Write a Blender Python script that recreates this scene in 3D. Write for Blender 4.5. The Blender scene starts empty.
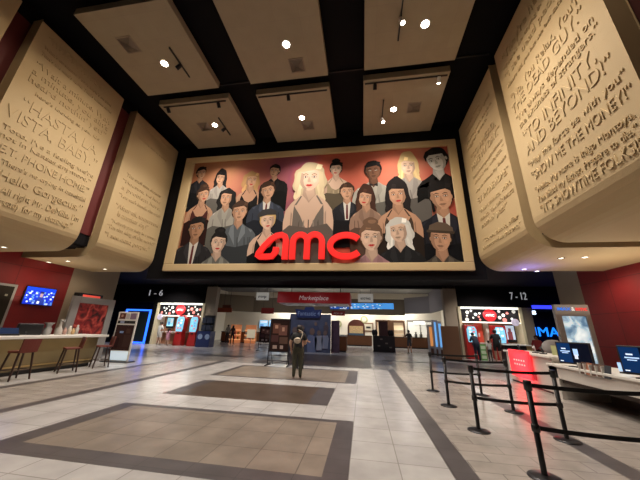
import bpy, math, random
from mathutils import Vector, Matrix
random.seed(7)
S = bpy.context.scene
COL = S.collection
# ---------------------------------------------------------------- camera, world, exposure
H = 1.6
ROT = Matrix(((0.98807149, 0.0196506, 0.15273698), (0.15107647, -0.31590194, -0.93668664), (0.02984346, 0.94858833, -0.31510244)))
FPX = 267.0
cd = bpy.data.cameras.new('camera'); cam = bpy.data.objects.new('camera', cd); COL.objects.link(cam)
cd.sensor_width = 36; cd.lens = 36 * FPX / 640; cd.clip_start = 0.05; cd.clip_end = 200
cam.matrix_world = Matrix.Translation((0, 0, H)) @ ROT.to_4x4()
S.camera = cam
w = bpy.data.worlds.new('world'); S.world = w; w.use_nodes = True
w.node_tree.nodes['Background'].inputs[0].default_value = (1.0, 0.8, 0.6, 1)
w.node_tree.nodes['Background'].inputs[1].default_value = 0.01
S.view_settings.view_transform = 'Standard'; S.view_settings.look = 'None'
S.view_settings.gamma = 1; S.view_settings.use_curve_mapping = False
S.view_settings.exposure = 0.0

def area(name, loc, size, power, color=(1, .85, .68), rot=(0, 0, 0), sy=None):
    l = bpy.data.lights.new(name, 'AREA'); l.energy = power; l.color = color; l.size = size
    if sy: l.shape = 'RECTANGLE'; l.size_y = sy
    o = bpy.data.objects.new(name, l); COL.objects.link(o); o.location = loc; o.rotation_euler = rot
    return o
def spot(name, loc, target, power, angle, blend=.6, color=(1, .82, .6), r=.06):
    l = bpy.data.lights.new(name, 'SPOT'); l.energy = power; l.color = color; l.spot_size = math.radians(angle); l.spot_blend = blend
    l.shadow_soft_size = r
    o = bpy.data.objects.new(name, l); COL.objects.link(o); o.location = loc
    o.rotation_euler = (Vector(target) - Vector(loc)).to_track_quat('-Z', 'Y').to_euler()
    return o
# ceiling downlights (one per panel)
DL = [(-7.55, 6.75), (-2.55, 6.65), (2.25, 6.6), (-7.3, 10.15), (-2.75, 10.2), (1.6, 10.2)]
for x, y in DL:
    spot('downlight_beam', (x, y, 11.28), (x, y, 0), 1500, 120, .8, (1, .9, .78), .12)
# track spots on the mural and on the lettered wall panels
for x in (-8.9, -6.9, -5.0, -2.7, -.6, 1.3, 3.4):
    spot('mural_spot', (x, 8.0, 10.9), (x * .9 - .2, 12, 5.8), 105, 85, 1)
for y, t in ((5.9, 6.2), (7.4, 7.2), (10.2, 10.4), (3.4, 4.2)):
    spot('wall_spot_left', (-8.3, y, 11.2), (-10.7, t, 6.6), 150, 100, 1)
    spot('wall_spot_right', (2.9, y, 11.2), (5.0, t, 6.6), 240, 100, 1)
# low-ceiling areas: downlights under the galleries, the concession hall, and added fills
for y in (5.5, 9.0, 11.3):
    spot('gallery_light', (-12.9, y, 4.05), (-13.6, y, 0), 42, 150, .8)
    spot('gallery_light', (8.3, y, 4.05), (9.2, y, 0), 110, 150, .8)
for x in (-10.5, -7, -3.5, 0, 3.5):
    for y in (14.5, 17.8):
        spot('low_ceiling_light', (x, y, 4.7), (x, y + (1.5 if y > 15 else 0), 0), 75 if y < 15 else 115, 125, .8, (.9, .9, 1))
for x in (-15.5, 8.2):
    spot('low_ceiling_light', (x, 18.2, 4.7), (x, 20.2, .6), 800 if x < 0 else 550, 115, .8, (1, .93, .85))  # extra spots added to brighten the people and kiosks at the ticket bays
for x in (-10, -5.5, -1, 3.5):
    area('concession_light', (x, 26, 5.3), 1.2, 32, (.95, .92, 1)); area('back_wall_fill', (x + 1, 31.0, 4.6), 1.0, 190, (1, .93, .8), (math.radians(15), 0, 0))  # rear row is fill added to brighten the wall behind the bulkhead
area('gallery_underside_fill', (7.9, 9.6, 2.3), 1.6, 40, (1, .86, .66), (math.pi, 0, 0)); area('gallery_underside_fill', (-13.2, 9.6, 2.3), 1.2, 18, (1, .84, .62), (math.pi, 0, 0))  # unseen upward fill, added to brighten the gallery undersides
area('blue_gallery_wash', (6.4, 11.3, 3.4), .4, 14, (.15, .15, 1), (math.pi, 0, 0))

def P(px, py, Y=None, X=None, z=None):
    r = ROT @ Vector((px - 320, -(py - 240), -FPX))
    t = Y / r.y if Y is not None else (X / r.x if X is not None else (z - H) / r.z)
    return Vector((r.x * t, r.y * t, r.z * t + H))
# ---------------------------------------------------------------- materials
MATS = {}
def M(name, col, rough=.6, metal=0, emit=None, es=1, bump=0, bs=40, vary=0, spec=.5):
    if name in MATS: return MATS[name]
    m = bpy.data.materials.new(name); m.use_nodes = True; nt = m.node_tree; b = nt.nodes['Principled BSDF']
    b.inputs['Base Color'].default_value = (*col, 1); b.inputs['Roughness'].default_value = rough; b.inputs['Metallic'].default_value = metal
    b.inputs['Specular IOR Level'].default_value = spec
    if emit: b.inputs['Emission Color'].default_value = (*emit, 1); b.inputs['Emission Strength'].default_value = es
    if bump or vary:
        tc = nt.nodes.new('ShaderNodeTexCoord'); n = nt.nodes.new('ShaderNodeTexNoise'); n.inputs['Scale'].default_value = bs; n.inputs['Detail'].default_value = 4
        nt.links.new(tc.outputs['Object'], n.inputs['Vector'])
        if bump:
            bp = nt.nodes.new('ShaderNodeBump'); bp.inputs['Strength'].default_value = bump; bp.inputs['Distance'].default_value = .01
            nt.links.new(n.outputs['Fac'], bp.inputs['Height']); nt.links.new(bp.outputs['Normal'], b.inputs['Normal'])
        if vary:
            mx = nt.nodes.new('ShaderNodeMix'); mx.data_type = 'RGBA'
            mx.inputs['A'].default_value = (*[c * (1 - vary) for c in col], 1); mx.inputs['B'].default_value = (*[min(1, c * (1 + vary)) for c in col], 1)
            nt.links.new(n.outputs['Fac'], mx.inputs['Factor']); nt.links.new(mx.outputs['Result'], b.inputs['Base Color'])
    MATS[name] = m
    return m
def tile(name, col, col2, tw, th, mortar, rough=.3, ms=.012, off=0.0, bump=0, axes='XY', noise=.12, spec=.5):
    m = bpy.data.materials.new(name); m.use_nodes = True; nt = m.node_tree; b = nt.nodes['Principled BSDF']
    tc = nt.nodes.new('ShaderNodeTexCoord'); br = nt.nodes.new('ShaderNodeTexBrick')
    mp = nt.nodes.new('ShaderNodeMapping'); mp.inputs['Location'].default_value = (.2, .03, 0) if axes == 'XY' else (0, 0, 0)
    nt.links.new(tc.outputs['Object'], mp.inputs['Vector'])
    if axes == 'YZ': mp.inputs['Rotation'].default_value = (0, math.pi / 2, math.pi / 2)
    if axes == 'XZ': mp.inputs['Rotation'].default_value = (math.pi / 2, 0, 0)
    nt.links.new(mp.outputs[0], br.inputs['Vector'])
    br.offset = off; br.inputs['Scale'].default_value = 1; br.inputs['Brick Width'].default_value = tw; br.inputs['Row Height'].default_value = th
    br.inputs['Mortar Size'].default_value = ms; br.inputs['Mortar Smooth'].default_value = .3; br.inputs['Bias'].default_value = 0
    br.inputs['Color1'].default_value = (*col, 1); br.inputs['Color2'].default_value = (*col2, 1); br.inputs['Mortar'].default_value = (*mortar, 1)
    n = nt.nodes.new('ShaderNodeTexNoise'); n.inputs['Scale'].default_value = 2.2; n.inputs['Detail'].default_value = 5
    nt.links.new(tc.outputs['Object'], n.inputs['Vector'])
    mr = nt.nodes.new('ShaderNodeMapRange'); mr.inputs['From Min'].default_value = .3; mr.inputs['From Max'].default_value = .7
    mr.inputs['To Min'].default_value = 1 - noise; mr.inputs['To Max'].default_value = 1 + noise
    nt.links.new(n.outputs['Fac'], mr.inputs['Value'])
    vm = nt.nodes.new('ShaderNodeVectorMath'); vm.operation = 'SCALE'
    nt.links.new(br.outputs['Color'], vm.inputs[0]); nt.links.new(mr.outputs[0], vm.inputs['Scale'])
    nt.links.new(vm.outputs[0], b.inputs['Base Color']); b.inputs['Roughness'].default_value = rough
    b.inputs['Specular IOR Level'].default_value = spec
    MATS[name] = m
    return m
def colmat(name, rough=.5, es=0):
    m = bpy.data.materials.new(name); m.use_nodes = True; nt = m.node_tree; b = nt.nodes['Principled BSDF']
    a = nt.nodes.new('ShaderNodeVertexColor'); a.layer_name = 'Col'; nt.links.new(a.outputs[0], b.inputs['Base Color'])
    b.inputs['Roughness'].default_value = rough; b.inputs['Specular IOR Level'].default_value = .15
    if es: nt.links.new(a.outputs[0], b.inputs['Emission Color']); b.inputs['Emission Strength'].default_value = es
    MATS[name] = m
    return m
colmat('print', .9); colmat('screen', .2, 1.1); colmat('backlit', .3, .7)
black = M('black_paint', (.0045, .004, .005), .8, spec=.15)
black2 = M('black_gloss', (.015, .015, .017), .35)
cream = M('cream_plaster', (.50, .375, .205), .75, bump=.25, bs=60, vary=.04)
cream_dk = M('cream_side', (.50, .40, .28), .8)
beige = M('beige_wall', (.33, .27, .20), .8, vary=.05, bs=3)
redw = tile('red_panelling', (.22, .011, .012), (.20, .009, .01), 3.0, 1.25, (.06, .004, .004), .55, .01, 0, axes='YZ', noise=.06)
white = M('white_paint', (.72, .70, .66), .4)
grey = M('grey_metal', (.35, .34, .33), .45, .3)
steel = M('dark_steel', (.03, .03, .035), .35, .6)
wood = M('orange_wood', (.23, .09, .035), .45, vary=.2, bs=5)
brownp = M('brown_panel', (.19, .09, .045), .55)
skinm = M('skin', (.48, .29, .2), .55); haird = M('dark_hair', (.015, .011, .009), .6)

# ---------------------------------------------------------------- mesh helpers
class MB:
    def __init__(s): s.v = []; s.f = []; s.c = []; s.mi = []; s.sm = []
    def add(s, vs, fs, col=(1, 1, 1), mi=0, smooth=False):
        b = len(s.v); s.v += [tuple(v) for v in vs]
        for f in fs: s.f.append([b + i for i in f]); s.c.append(col); s.mi.append(mi); s.sm.append(smooth)
        return s
    def box(s, a, b, col=(1, 1, 1), mi=0):
        x0, y0, z0 = a; x1, y1, z1 = b
        vs = [(x0, y0, z0), (x1, y0, z0), (x1, y1, z0), (x0, y1, z0), (x0, y0, z1), (x1, y0, z1), (x1, y1, z1), (x0, y1, z1)]
        return s.add(vs, [(3, 2, 1, 0), (4, 5, 6, 7), (0, 1, 5, 4), (1, 2, 6, 5), (2, 3, 7, 6), (3, 0, 4, 7)], col, mi)
    def tube(s, pts, rs, n=10, col=(1, 1, 1), mi=0, cap=True):
        pts = [Vector(p) for p in pts]
        if not hasattr(rs, '__len__'): rs = [rs] * len(pts)
        rings = []; d0 = (pts[1] - pts[0]).normalized(); u = d0.orthogonal().normalized()
        for i, p in enumerate(pts):
            d = (pts[min(i + 1, len(pts) - 1)] - pts[max(i - 1, 0)]).normalized()
            u = (u - d * u.dot(d)).normalized(); v = d.cross(u)
            rings.append([p + (u * math.cos(2 * math.pi * k / n) + v * math.sin(2 * math.pi * k / n)) * rs[i] for k in range(n)])
        vs = [q for r in rings for q in r]; fs = []
        for i in range(len(pts) - 1):
            for k in range(n): fs.append((i * n + k, i * n + (k + 1) % n, (i + 1) * n + (k + 1) % n, (i + 1) * n + k))
        s.add(vs, fs, col, mi, True)
        if cap: s.add(rings[0], [tuple(range(n))[::-1]], col, mi); s.add(rings[-1], [tuple(range(n))], col, mi)
        return s
    def lathe(s, prof, c=(0, 0, 0), n=20, col=(1, 1, 1), mi=0):
        vs = []; fs = []
        for r, z in prof:
            for k in range(n): a = 2 * math.pi * k / n; vs.append((c[0] + r * math.cos(a), c[1] + r * math.sin(a), c[2] + z))
        for i in range(len(prof) - 1):
            for k in range(n): fs.append((i * n + k, i * n + (k + 1) % n, (i + 1) * n + (k + 1) % n, (i + 1) * n + k))
        return s.add(vs, fs, col, mi, True)
    def ell(s, c, r, col=(1, 1, 1), mi=0, n=12, m=8, keep=None):
        vs = []; fs = []
        for i in range(m + 1):
            t = math.pi * i / m
            for k in range(n): a = 2 * math.pi * k / n; vs.append((c[0] + r[0] * math.sin(t) * math.cos(a), c[1] + r[1] * math.sin(t) * math.sin(a), c[2] + r[2] * math.cos(t)))
        for i in range(m):
            for k in range(n):
                if keep and not keep(vs[i * n + k]): continue
                fs.append((i * n + k, (i + 1) * n + k, (i + 1) * n + (k + 1) % n, i * n + (k + 1) % n))
        return s.add(vs, fs, col, mi, True)
    def prism(s, poly, f0, f1, col=(1, 1, 1), mi=0):
        """poly: 2-D points; f0/f1 map a 2-D point to 3-D for the two faces"""
        n = len(poly); a = [f0(*p) for p in poly]; b = [f1(*p) for p in poly]
        return s.add(a + b, [tuple(range(n))[::-1], tuple(range(n, 2 * n))] + [(i, (i + 1) % n, n + (i + 1) % n, n + i) for i in range(n)], col, mi)
    def build(s, name, mats, parent=None, loc=(0, 0, 0), rotz=0):
        me = bpy.data.meshes.new(name); me.from_pydata(s.v, [], s.f)
        for m in (mats if isinstance(mats, (list, tuple)) else [mats]): me.materials.append(MATS[m] if isinstance(m, str) else m)
        if any(c != (1, 1, 1) for c in s.c):
            ca = me.color_attributes.new('Col', 'FLOAT_COLOR', 'CORNER'); i = 0
            for p, c in zip(me.polygons, s.c):
                for _ in p.loop_indices: ca.data[_].color = (*c, 1)
        for p, mi, sm in zip(me.polygons, s.mi, s.sm): p.material_index = mi; p.use_smooth = sm
        me.update()
        o = bpy.data.objects.new(name, me); COL.objects.link(o)
        o.location = loc; o.rotation_euler = (0, 0, rotz)
        if parent: o.parent = parent
        return o
def tag(o, label=None, cat=None, group=None):
    if label: o['label'] = label
    if cat: o['category'] = cat
    if group: o['group'] = group
    return o
def thing(name, label, cat, loc=(0, 0, 0), rotz=0, group=None):
    o = bpy.data.objects.new(name, None); COL.objects.link(o); o.empty_display_size = .1
    o.location = loc; o.rotation_euler = (0, 0, rotz)
    return tag(o, label, cat, group)
def struct(name, mb, mats, parent=None):
    o = mb.build(name, mats, parent)
    if not parent: o['kind'] = 'structure'
    return o
def copy_tree(o, parent=None):
    c = o.copy(); COL.objects.link(c)
    if parent: c.parent = parent
    for ch in list(o.children): copy_tree(ch, c)
    return c
def bevel(o, wd=.01, seg=2):
    m = o.modifiers.new('bevel', 'BEVEL'); m.width = wd; m.segments = seg; m.limit_method = 'ANGLE'
    return o
BOX = lambda a, b, col=(1, 1, 1), mi=0: MB().box(a, b, col, mi)
# text: queued, then converted to meshes together at the end
PENDING = []
def text(name, s, width, height, origin, xdir, ydir, mat, depth=.02, parent=None, bold=0, lab=None):
    """lettering whose baseline starts at origin, fitted to width x cap height"""
    c = bpy.data.curves.new(name, 'FONT'); c.body = s; c.size = 1; c.resolution_u = 3; c.offset = bold
    c.extrude = .5; o = bpy.data.objects.new(name, c); COL.objects.link(o)
    PENDING.append((o, width, height, Vector(origin), Vector(xdir).normalized(), Vector(ydir).normalized(), mat, depth, parent, lab))
def flush_text():
    bpy.context.view_layer.update(); dg = bpy.context.evaluated_depsgraph_get()
    for o, W, Hh, org, xd, yd, mat, dep, parent, lab in PENDING:
        me = bpy.data.meshes.new_from_object(o.evaluated_get(dg)); name = o.name
        cu = o.data; bpy.data.objects.remove(o); bpy.data.curves.remove(cu)
        xs = [v.co.x for v in me.vertices]; x0, x1 = min(xs), max(xs)
        sx = W / (x1 - x0); sy = Hh / .69; nd = xd.cross(yd)
        for v in me.vertices:
            a = (v.co.x - x0) * sx; b = v.co.y * sy; z = v.co.z * dep
            v.co = org + xd * a + yd * b + nd * (z + dep * .5)
        me.materials.clear(); me.materials.append(MATS[mat] if isinstance(mat, str) else mat)
        me.name = name.split('.')[0]; n = bpy.data.objects.new(name.split('.')[0], me); COL.objects.link(n)
        if parent:
            n.parent = parent
        if lab: n['label'] = lab
    PENDING.clear()

# ================================================================= SETTING
# floor: rectangles of tile laid as the photo shows; one mesh, several stones
tile('tile_light', (.47, .455, .45), (.43, .415, .41), .61, .61, (.30, .28, .27), .22, .008, 0)
tile('tile_tan', (.25, .205, .17), (.215, .18, .15), .61, .61, (.12, .10, .085), .30, .008, 0, noise=.2)
tile('tile_grey_brown', (.35, .315, .29), (.315, .28, .255), .61, .305, (.17, .15, .14), .25, .006, .5, noise=.2)
tile('tile_charcoal', (.085, .075, .078), (.075, .067, .07), .62, .35, (.05, .045, .045), .35, .006, 0, noise=.2)
tile('tile_brown', (.085, .06, .045), (.075, .052, .04), .62, .62, (.04, .03, .024), .32, .006, 0, noise=.25)
TM = ['tile_light', 'tile_tan', 'tile_grey_brown', 'tile_charcoal', 'tile_brown']
RECTS = [  # x0,x1,y0,y1,material (later ones win)
    (-16, 12, -6, 34, 0),
    (-8.75, -6.7, -6, 19.5, 2), (-6.72, -6.42, -6, 13.2, 3), (-8.95, -8.65, -6, 13.2, 3),
    (1.3, 3.15, -6, 19.5, 2), (1.02, 1.31, -6, 13.2, 3), (3.12, 3.44, -6, 9.0, 3), (3.44, 9.4, -6, 12, 2),
    (-5.0, -.2, 3.38, 5.75, 3), (-4.66, -.5, 3.7, 5.6, 1),
    (-4.85, -.81, 6.65, 8.55, 4), (-1.27, -.81, 6.65, 8.55, 3), (-4.85, -4.5, 6.65, 8.55, 3),
    (-5.2, -.24, 9.35, 12.15, 3), (-5.0, -.6, 9.5, 11.95, 1),
    (-5.3, .35, 13.1, 18.8, 3), (-5.0, 0.0, 13.5, 18.3, 4),
    (-4.9, -.4, 1.0, 2.6, 4), (1.0, 8, 16.5, 17.2, 3), (-12, -6.5, 15, 15.5, 3), (-30, 15, 20.9, 34, 0), (-12, 6, 22.5, 23.1, 3)]
xs = sorted({r[0] for r in RECTS} | {r[1] for r in RECTS} | {-30, 15}); ys = sorted({r[2] for r in RECTS} | {r[3] for r in RECTS})
fm = MB()
for i in range(len(xs) - 1):
    for j in range(len(ys) - 1):
        cx, cy = (xs[i] + xs[i + 1]) / 2, (ys[j] + ys[j + 1]) / 2; mi = 0
        for r in RECTS:
            if r[0] < cx < r[1] and r[2] < cy < r[3]: mi = r[4]
        fm.add([(xs[i], ys[j], 0), (xs[i + 1], ys[j], 0), (xs[i + 1], ys[j + 1], 0), (xs[i], ys[j + 1], 0)], [(0, 1, 2, 3)], (1, 1, 1), mi)
struct('floor', fm, TM)
struct('ceiling', MB().box((-12, -6, 11.9), (6.5, 12.6, 12.1)), black)
# wall behind the mural, low dark ceiling beyond it
struct('wall_back', MB().box((-10.9, 12.05, 3.75), (5.2, 12.5, 4.45)).box((-14.6, 12.05, 4.45), (9.9, 12.5, 11.95)), black)
struct('ceiling', MB().box((-30, 12.5, 4.85), (20, 21, 5.0)), black)
ub = MB()
ub.box((-11.5, -6, 4.95), (-11.08, 12.05, 11.25)); struct('wall_left_upper', ub, M('deep_red_wall', (.10, .008, .008), .6))
struct('wall_right_upper', MB().box((5.38, -6, 4.95), (5.85, 12.05, 11.25)), M('dark_red_wall', (.07, .008, .008), .6))
struct('trim_2', MB().box((-11.5, -6, 4.5), (-11.1, 12.05, 4.95)).box((-11.5, -6, 11.25), (-11.08, 12.05, 11.95)), black)
struct('trim_3', MB().box((5.4, -6, 4.5), (5.85, 12.05, 4.95)).box((5.38, -6, 11.25), (5.85, 12.05, 11.95)), black)
struct('ceiling', MB().box((-14.6, -6, 4.45), (-11.2, 12.05, 4.6)), black)
struct('ceiling', MB().box((5.55, -6, 4.45), (9.9, 12.05, 4.6)), black)
struct('wall_left', MB().box((-14.6, -6, 0), (-14.2, 11.1, 4.45)), redw)
struct('wall_left_beige', MB().box((-14.6, 11.1, 0), (-14.2, 13.7, 4.85)), beige)
struct('wall_right', MB().box((9.5, -6, 0), (9.9, 13.4, 4.45)), redw)
struct('wall_right_beige', MB().box((9.5, 13.4, 0), (9.9, 14.9, 4.85)), beige)
# black fascia across the back of the lobby at Y=21 with openings
fb = MB()
AX0, AX1, BX0, BX1 = -17.1, -12.9, 6.75, 10.75
fb.box((-30, 21, 3.35), (-12.95, 21.4, 4.95)); fb.box((6.75, 21, 3.4), (20, 21.4, 4.95)); fb.box((-12.95, 21, 4.68), (6.75, 21.4, 4.95))
fb.box((AX0 - .55, 21, 0), (AX0 - .02, 21.4, 3.35)); fb.box((-30, 21, 0), (-21.4, 21.4, 3.35))
struct('wall_far', fb, black)
struct('wall_far_corridor', MB().box((-30, 23.5, 0), (AX0 - .5, 23.7, 3.4)), M('charcoal_wall', (.03, .035, .035), .6))
struct('ceiling', MB().box((-30, 21.4, 3.4), (AX0, 23.6, 3.5)).box((BX1, 21.4, 3.4), (20, 27, 3.5)), black)
struct('wall_far_corridor_right', MB().box((BX1 + .6, 24.5, 0), (20, 24.7, 3.4)), M('navy_wall', (.01, .012, .035), .5))
# beige corner columns of the concession hall
struct('wall_column_left', MB().box((-12.93, 21.0, 0), (-12.0, 21.5, 4.85)), beige)
struct('wall_column_right', MB().box((5.85, 21.0, 0), (6.75, 21.5, 4.85)), beige)
struct('wall_alcove_right_jamb', MB().box((BX1, 21, 0), (BX1 + .75, 21.4, 3.4)), beige)
# concession hall shell
struct('ceiling', MB().box((-20, 21.4, 5.75), (12, 34, 5.9)), M('grey_ceiling', (.10, .10, .11), .6))
def quadwall(name, a, b, z0, z1, mat, th=.15):
    a = Vector((*a, 0)); b = Vector((*b, 0)); n = Vector((-(b - a).y, (b - a).x, 0)).normalized() * th
    mb = MB(); vs = [a, b, b + n, a + n]
    mb.add([(v.x, v.y, z0) for v in vs] + [(v.x, v.y, z1) for v in vs], [(3, 2, 1, 0), (4, 5, 6, 7), (0, 1, 5, 4), (1, 2, 6, 5), (2, 3, 7, 6), (3, 0, 4, 7)])
    return struct(name, mb, mat)
bulk = M('bulkhead_beige', (.22, .18, .115), .8)
quadwall('wall_bulkhead_left', (-15.5, 27.5), (-12.2, 29.5), 3.15, 4.9, bulk)
quadwall('wall_bulkhead_left_return', (-15.4, 21.4), (-15.5, 27.5), 3.15, 5.4, bulk)
quadwall('wall_bulkhead_back', (-12.2, 29.5), (4.3, 29.5), 3.15, 4.75, bulk)
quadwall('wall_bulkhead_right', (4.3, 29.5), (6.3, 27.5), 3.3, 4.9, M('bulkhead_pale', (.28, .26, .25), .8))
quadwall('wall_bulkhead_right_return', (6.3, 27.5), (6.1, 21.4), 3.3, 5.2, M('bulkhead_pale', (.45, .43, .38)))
lit = M('bright_wall', (.78, .74, .66), .7)
quadwall('wall_concession_back', (-17, 32.5), (9, 32.5), 0, 5.8, lit)
quadwall('wall_concession_left', (-17, 21.4), (-17, 32.5), 0, 5.8, lit)
quadwall('wall_concession_right', (8.6, 32.5), (8.6, 21.4), 0, 5.8, lit)

# ---------------------------------------------------------------- lettered wall panels
def panel_profile(sx):
    """L-shaped section in X,z: tall face towards the hall, rounded into an underside; sx=+1 faces +X (left side)"""
    xf, xw = (-10.7, -14.18) if sx > 0 else (5.0, 9.48)
    r = .75; pts = [(xf, 11.4)]
    for k in range(9):
        a = k / 8 * math.pi / 2
        pts.append((xf - sx * (r - r * math.cos(a)), 4.1 + r - r * math.sin(a)))
    pts += [(xw, 4.1), (xw, 4.4), (xf - sx * .9, 4.4), (xf - sx * .34, 4.95), (xf - sx * .34, 11.4)]
    return pts
def wall_panel(label, sx, y0, y1, lines, fillers=()):
    t = thing('lettered_wall_panel', label, 'wall panel', ((-10.7 if sx > 0 else 5.0), (y0 + y1) / 2, 4.1), group=None)
    inv = Matrix.Translation(-Vector(t.location))
    pr = panel_profile(sx); mb = MB(); n = len(pr)
    L = Vector(t.location)
    vs = [(x - L.x, y0 - L.y, z - L.z) for x, z in pr] + [(x - L.x, y1 - L.y, z - L.z) for x, z in pr]
    def cap(off):  # triangulated end caps: fan-safe quads between outer and inner line
        o = []
        q = [(0, 1, n - 2, n - 1), (1, 2, n - 2), (2, 3, n - 2), (3, 4, n - 2), (4, 5, n - 2), (5, 6, n - 3, n - 2), (6, 7, n - 3), (7, 8, n - 3), (8, 9, n - 3), (9, n - 5, n - 4, n - 3)]
        for f in q: o.append(tuple(off + i for i in f))
        return o
    fs = cap(0) + cap(n) + [(i, (i + 1) % n, n + (i + 1) % n, n + i) for i in range(n)]
    mb.add(vs, fs); o = mb.build('panel_body', cream, t)
    for i, p in enumerate(o.data.polygons): p.use_smooth = False
    bevel(o, .03, 2)
    xf = 0.0
    for s, z, ya, yb, h in lines:
        if sx > 0: text('raised_lettering', s, yb - ya, h, (xf, ya - L.y, z - L.z), (0, 1, 0), (0, 0, 1), cream, .022, t)
        else: text('raised_lettering', s, ya - yb, h, (xf, ya - L.y, z - L.z), (0, -1, 0), (0, 0, 1), cream, .022, t)
    return t
q1, q2 = '\u201c', '\u201d'
wall_panel('big cream wall panel on the left with a raised HASTA LA VISTA line', 1, 4.78, 8.15, [
    (q1 + "WHO'S ON FIRST?", 10.85, 5.1, 7.2, .26), ("What's on second. I don't know's on third", 10.5, 5.1, 7.7, .13), ("That's the man's name. That's whose name", 10.22, 5.1, 7.8, .13),
    (q1 + "Wait a minute, Wait", 9.7, 5.1, 7.9, .23), ("a minute, you ain't", 9.37, 5.1, 7.9, .23), ("heard nothin' yet!" + q2, 9.04, 5.1, 7.9, .23),
    ("here's looking at you, kid", 8.72, 5.4, 7.7, .13),
    (q1 + "HASTA LA", 8.08, 5.2, 7.75, .40), ("VISTA, BABY." + q2, 7.53, 4.95, 7.93, .40),
    ("Toto, I've a feeling we're", 7.1, 5.04, 7.95, .17), ("not in Kansas anymore." + q2, 6.83, 5.09, 7.92, .17),
    ("E.T. PHONE HOME." + q2, 6.39, 5.2, 7.96, .26), ("There's no crying in baseball!", 6.05, 5.35, 7.95, .16),
    ("Hello Gorgeous." + q2, 5.6, 5.45, 7.95, .28), ("All right Mr. DeMille, I'm", 5.19, 5.6, 7.95, .22), ("ready for my close-up." + q2, 4.86, 5.7, 7.8, .22)])
wall_panel('cream wall panel nearest the left edge of the mural wall', 1, 8.88, 12.03, [
    (q1 + "ROSEBUD" + q2, 11.0, 9.4, 11.6, .16), (q1 + "Mama always said", 10.2, 9.3, 11.3, .12),
    ("The stuff that dreams", 8.05, 9.3, 11.5, .18), (q1 + "Houston, we have", 7.7, 9.2, 11.6, .18), ("a problem here.", 7.35, 9.25, 11.7, .2),
    (q1 + "You can't handle the truth", 6.98, 9.2, 11.8, .18), (q1 + "After all, tomorrow", 6.42, 9.2, 11.85, .24), ("is another day!" + q2, 6.08, 9.4, 11.2, .24),
    (q1 + "Nobody puts baby in a corner", 5.72, 9.2, 11.85, .16), (q1 + "I'm the king of the world!" + q2, 5.42, 9.1, 11.9, .2), (q1 + "I see dead people." + q2, 5.05, 9.1, 11.6, .22)])
wall_panel('cream wall panel cut off by the top left corner', 1, .8, 4.22, [
    ("you had me at", 10.2, 1.3, 4.0, .23), (q1 + "HELLO" + q2, 9.5, 1.3, 3.9, .4), ("My precious", 8.6, 1.3, 4.0, .25), ("Say hello to my little friend", 8.0, 1.3, 4.0, .18), ("Go ahead, make my day", 7.2, 1.3, 4.0, .26)])
wall_panel('large cream wall panel on the right with raised TO INFINITY line', -1, 4.43, 8.12, [
    (q1 + "They're here." + q2, 10.5, 7.7, 5.2, .32), (q1 + "There's no crying in baseball" + q2, 10.18, 7.75, 4.8, .15), (q1 + "I see dead people." + q2, 9.8, 7.76, 4.75, .25),
    ("Where did you last see our satellite", 9.45, 7.8, 4.9, .15), (q1 + "No, You Relax, You're", 8.85, 7.75, 4.7, .27), ("THE DEAD GUY." + q2, 8.4, 7.83, 4.86, .34),
    (q1 + "I've always depended on", 8.02, 7.75, 4.74, .21), ("the kindness of strangers." + q2, 7.72, 7.7, 4.7, .21),
    (q1 + "TO INFINITY,", 7.17, 7.63, 4.97, .36), ("AND BEYOND!" + q2, 6.72, 7.66, 4.72, .36), (q1 + "May the force be with you" + q2, 6.3, 7.72, 4.6, .2),
    (q1 + "SHOW ME THE MONEY!" + q2, 5.87, 7.7, 4.6, .27), (q1 + "Hello. My name is Inigo Montoya.", 5.46, 7.71, 4.73, .18), ("You killed my father. Prepare to die." + q2, 5.16, 7.71, 4.76, .18),
    (q1 + "IT'S SHOWTIME FOLKS!" + q2, 4.82, 7.68, 4.75, .24)])
wall_panel('cream wall panel nearest the right edge of the mural wall', -1, 8.5, 12.03, [
    (q1 + "Here's Johnny!", 10.7, 11.3, 9.6, .16), (q1 + "I feel the need for speed", 10.35, 11.4, 8.9, .15), ("You're gonna need a", 9.95, 11.4, 8.9, .16), ("bigger boat." + q2, 9.65, 11.4, 9.2, .18),
    (q1 + "GO AHEAD,", 8.95, 11.2, 8.9, .3), ("MAKE MY DAY." + q2, 8.5, 11.3, 8.7, .3),
    ("Here's looking at you, and welcome to", 8.1, 11.3, 8.7, .15), ("what is my subject." + q2, 7.8, 11.3, 8.7, .17), ("why so serious, my friend", 7.4, 11.3, 8.7, .15),
    (q1 + "E.T. PHONE HOME." + q2, 6.85, 11.33, 8.7, .26), (q1 + "Wait a minute, wait a", 6.4, 11.3, 8.7, .2), ("minute. You ain't heard", 6.08, 11.3, 8.7, .2), ("nothin' yet!" + q2, 5.76, 11.3, 9.2, .22),
    (q1 + "Go on, take it, offer", 5.15, 11.4, 8.75, .16), ("he cannot refuse that one." + q2, 4.88, 11.5, 8.7, .16)])

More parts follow.
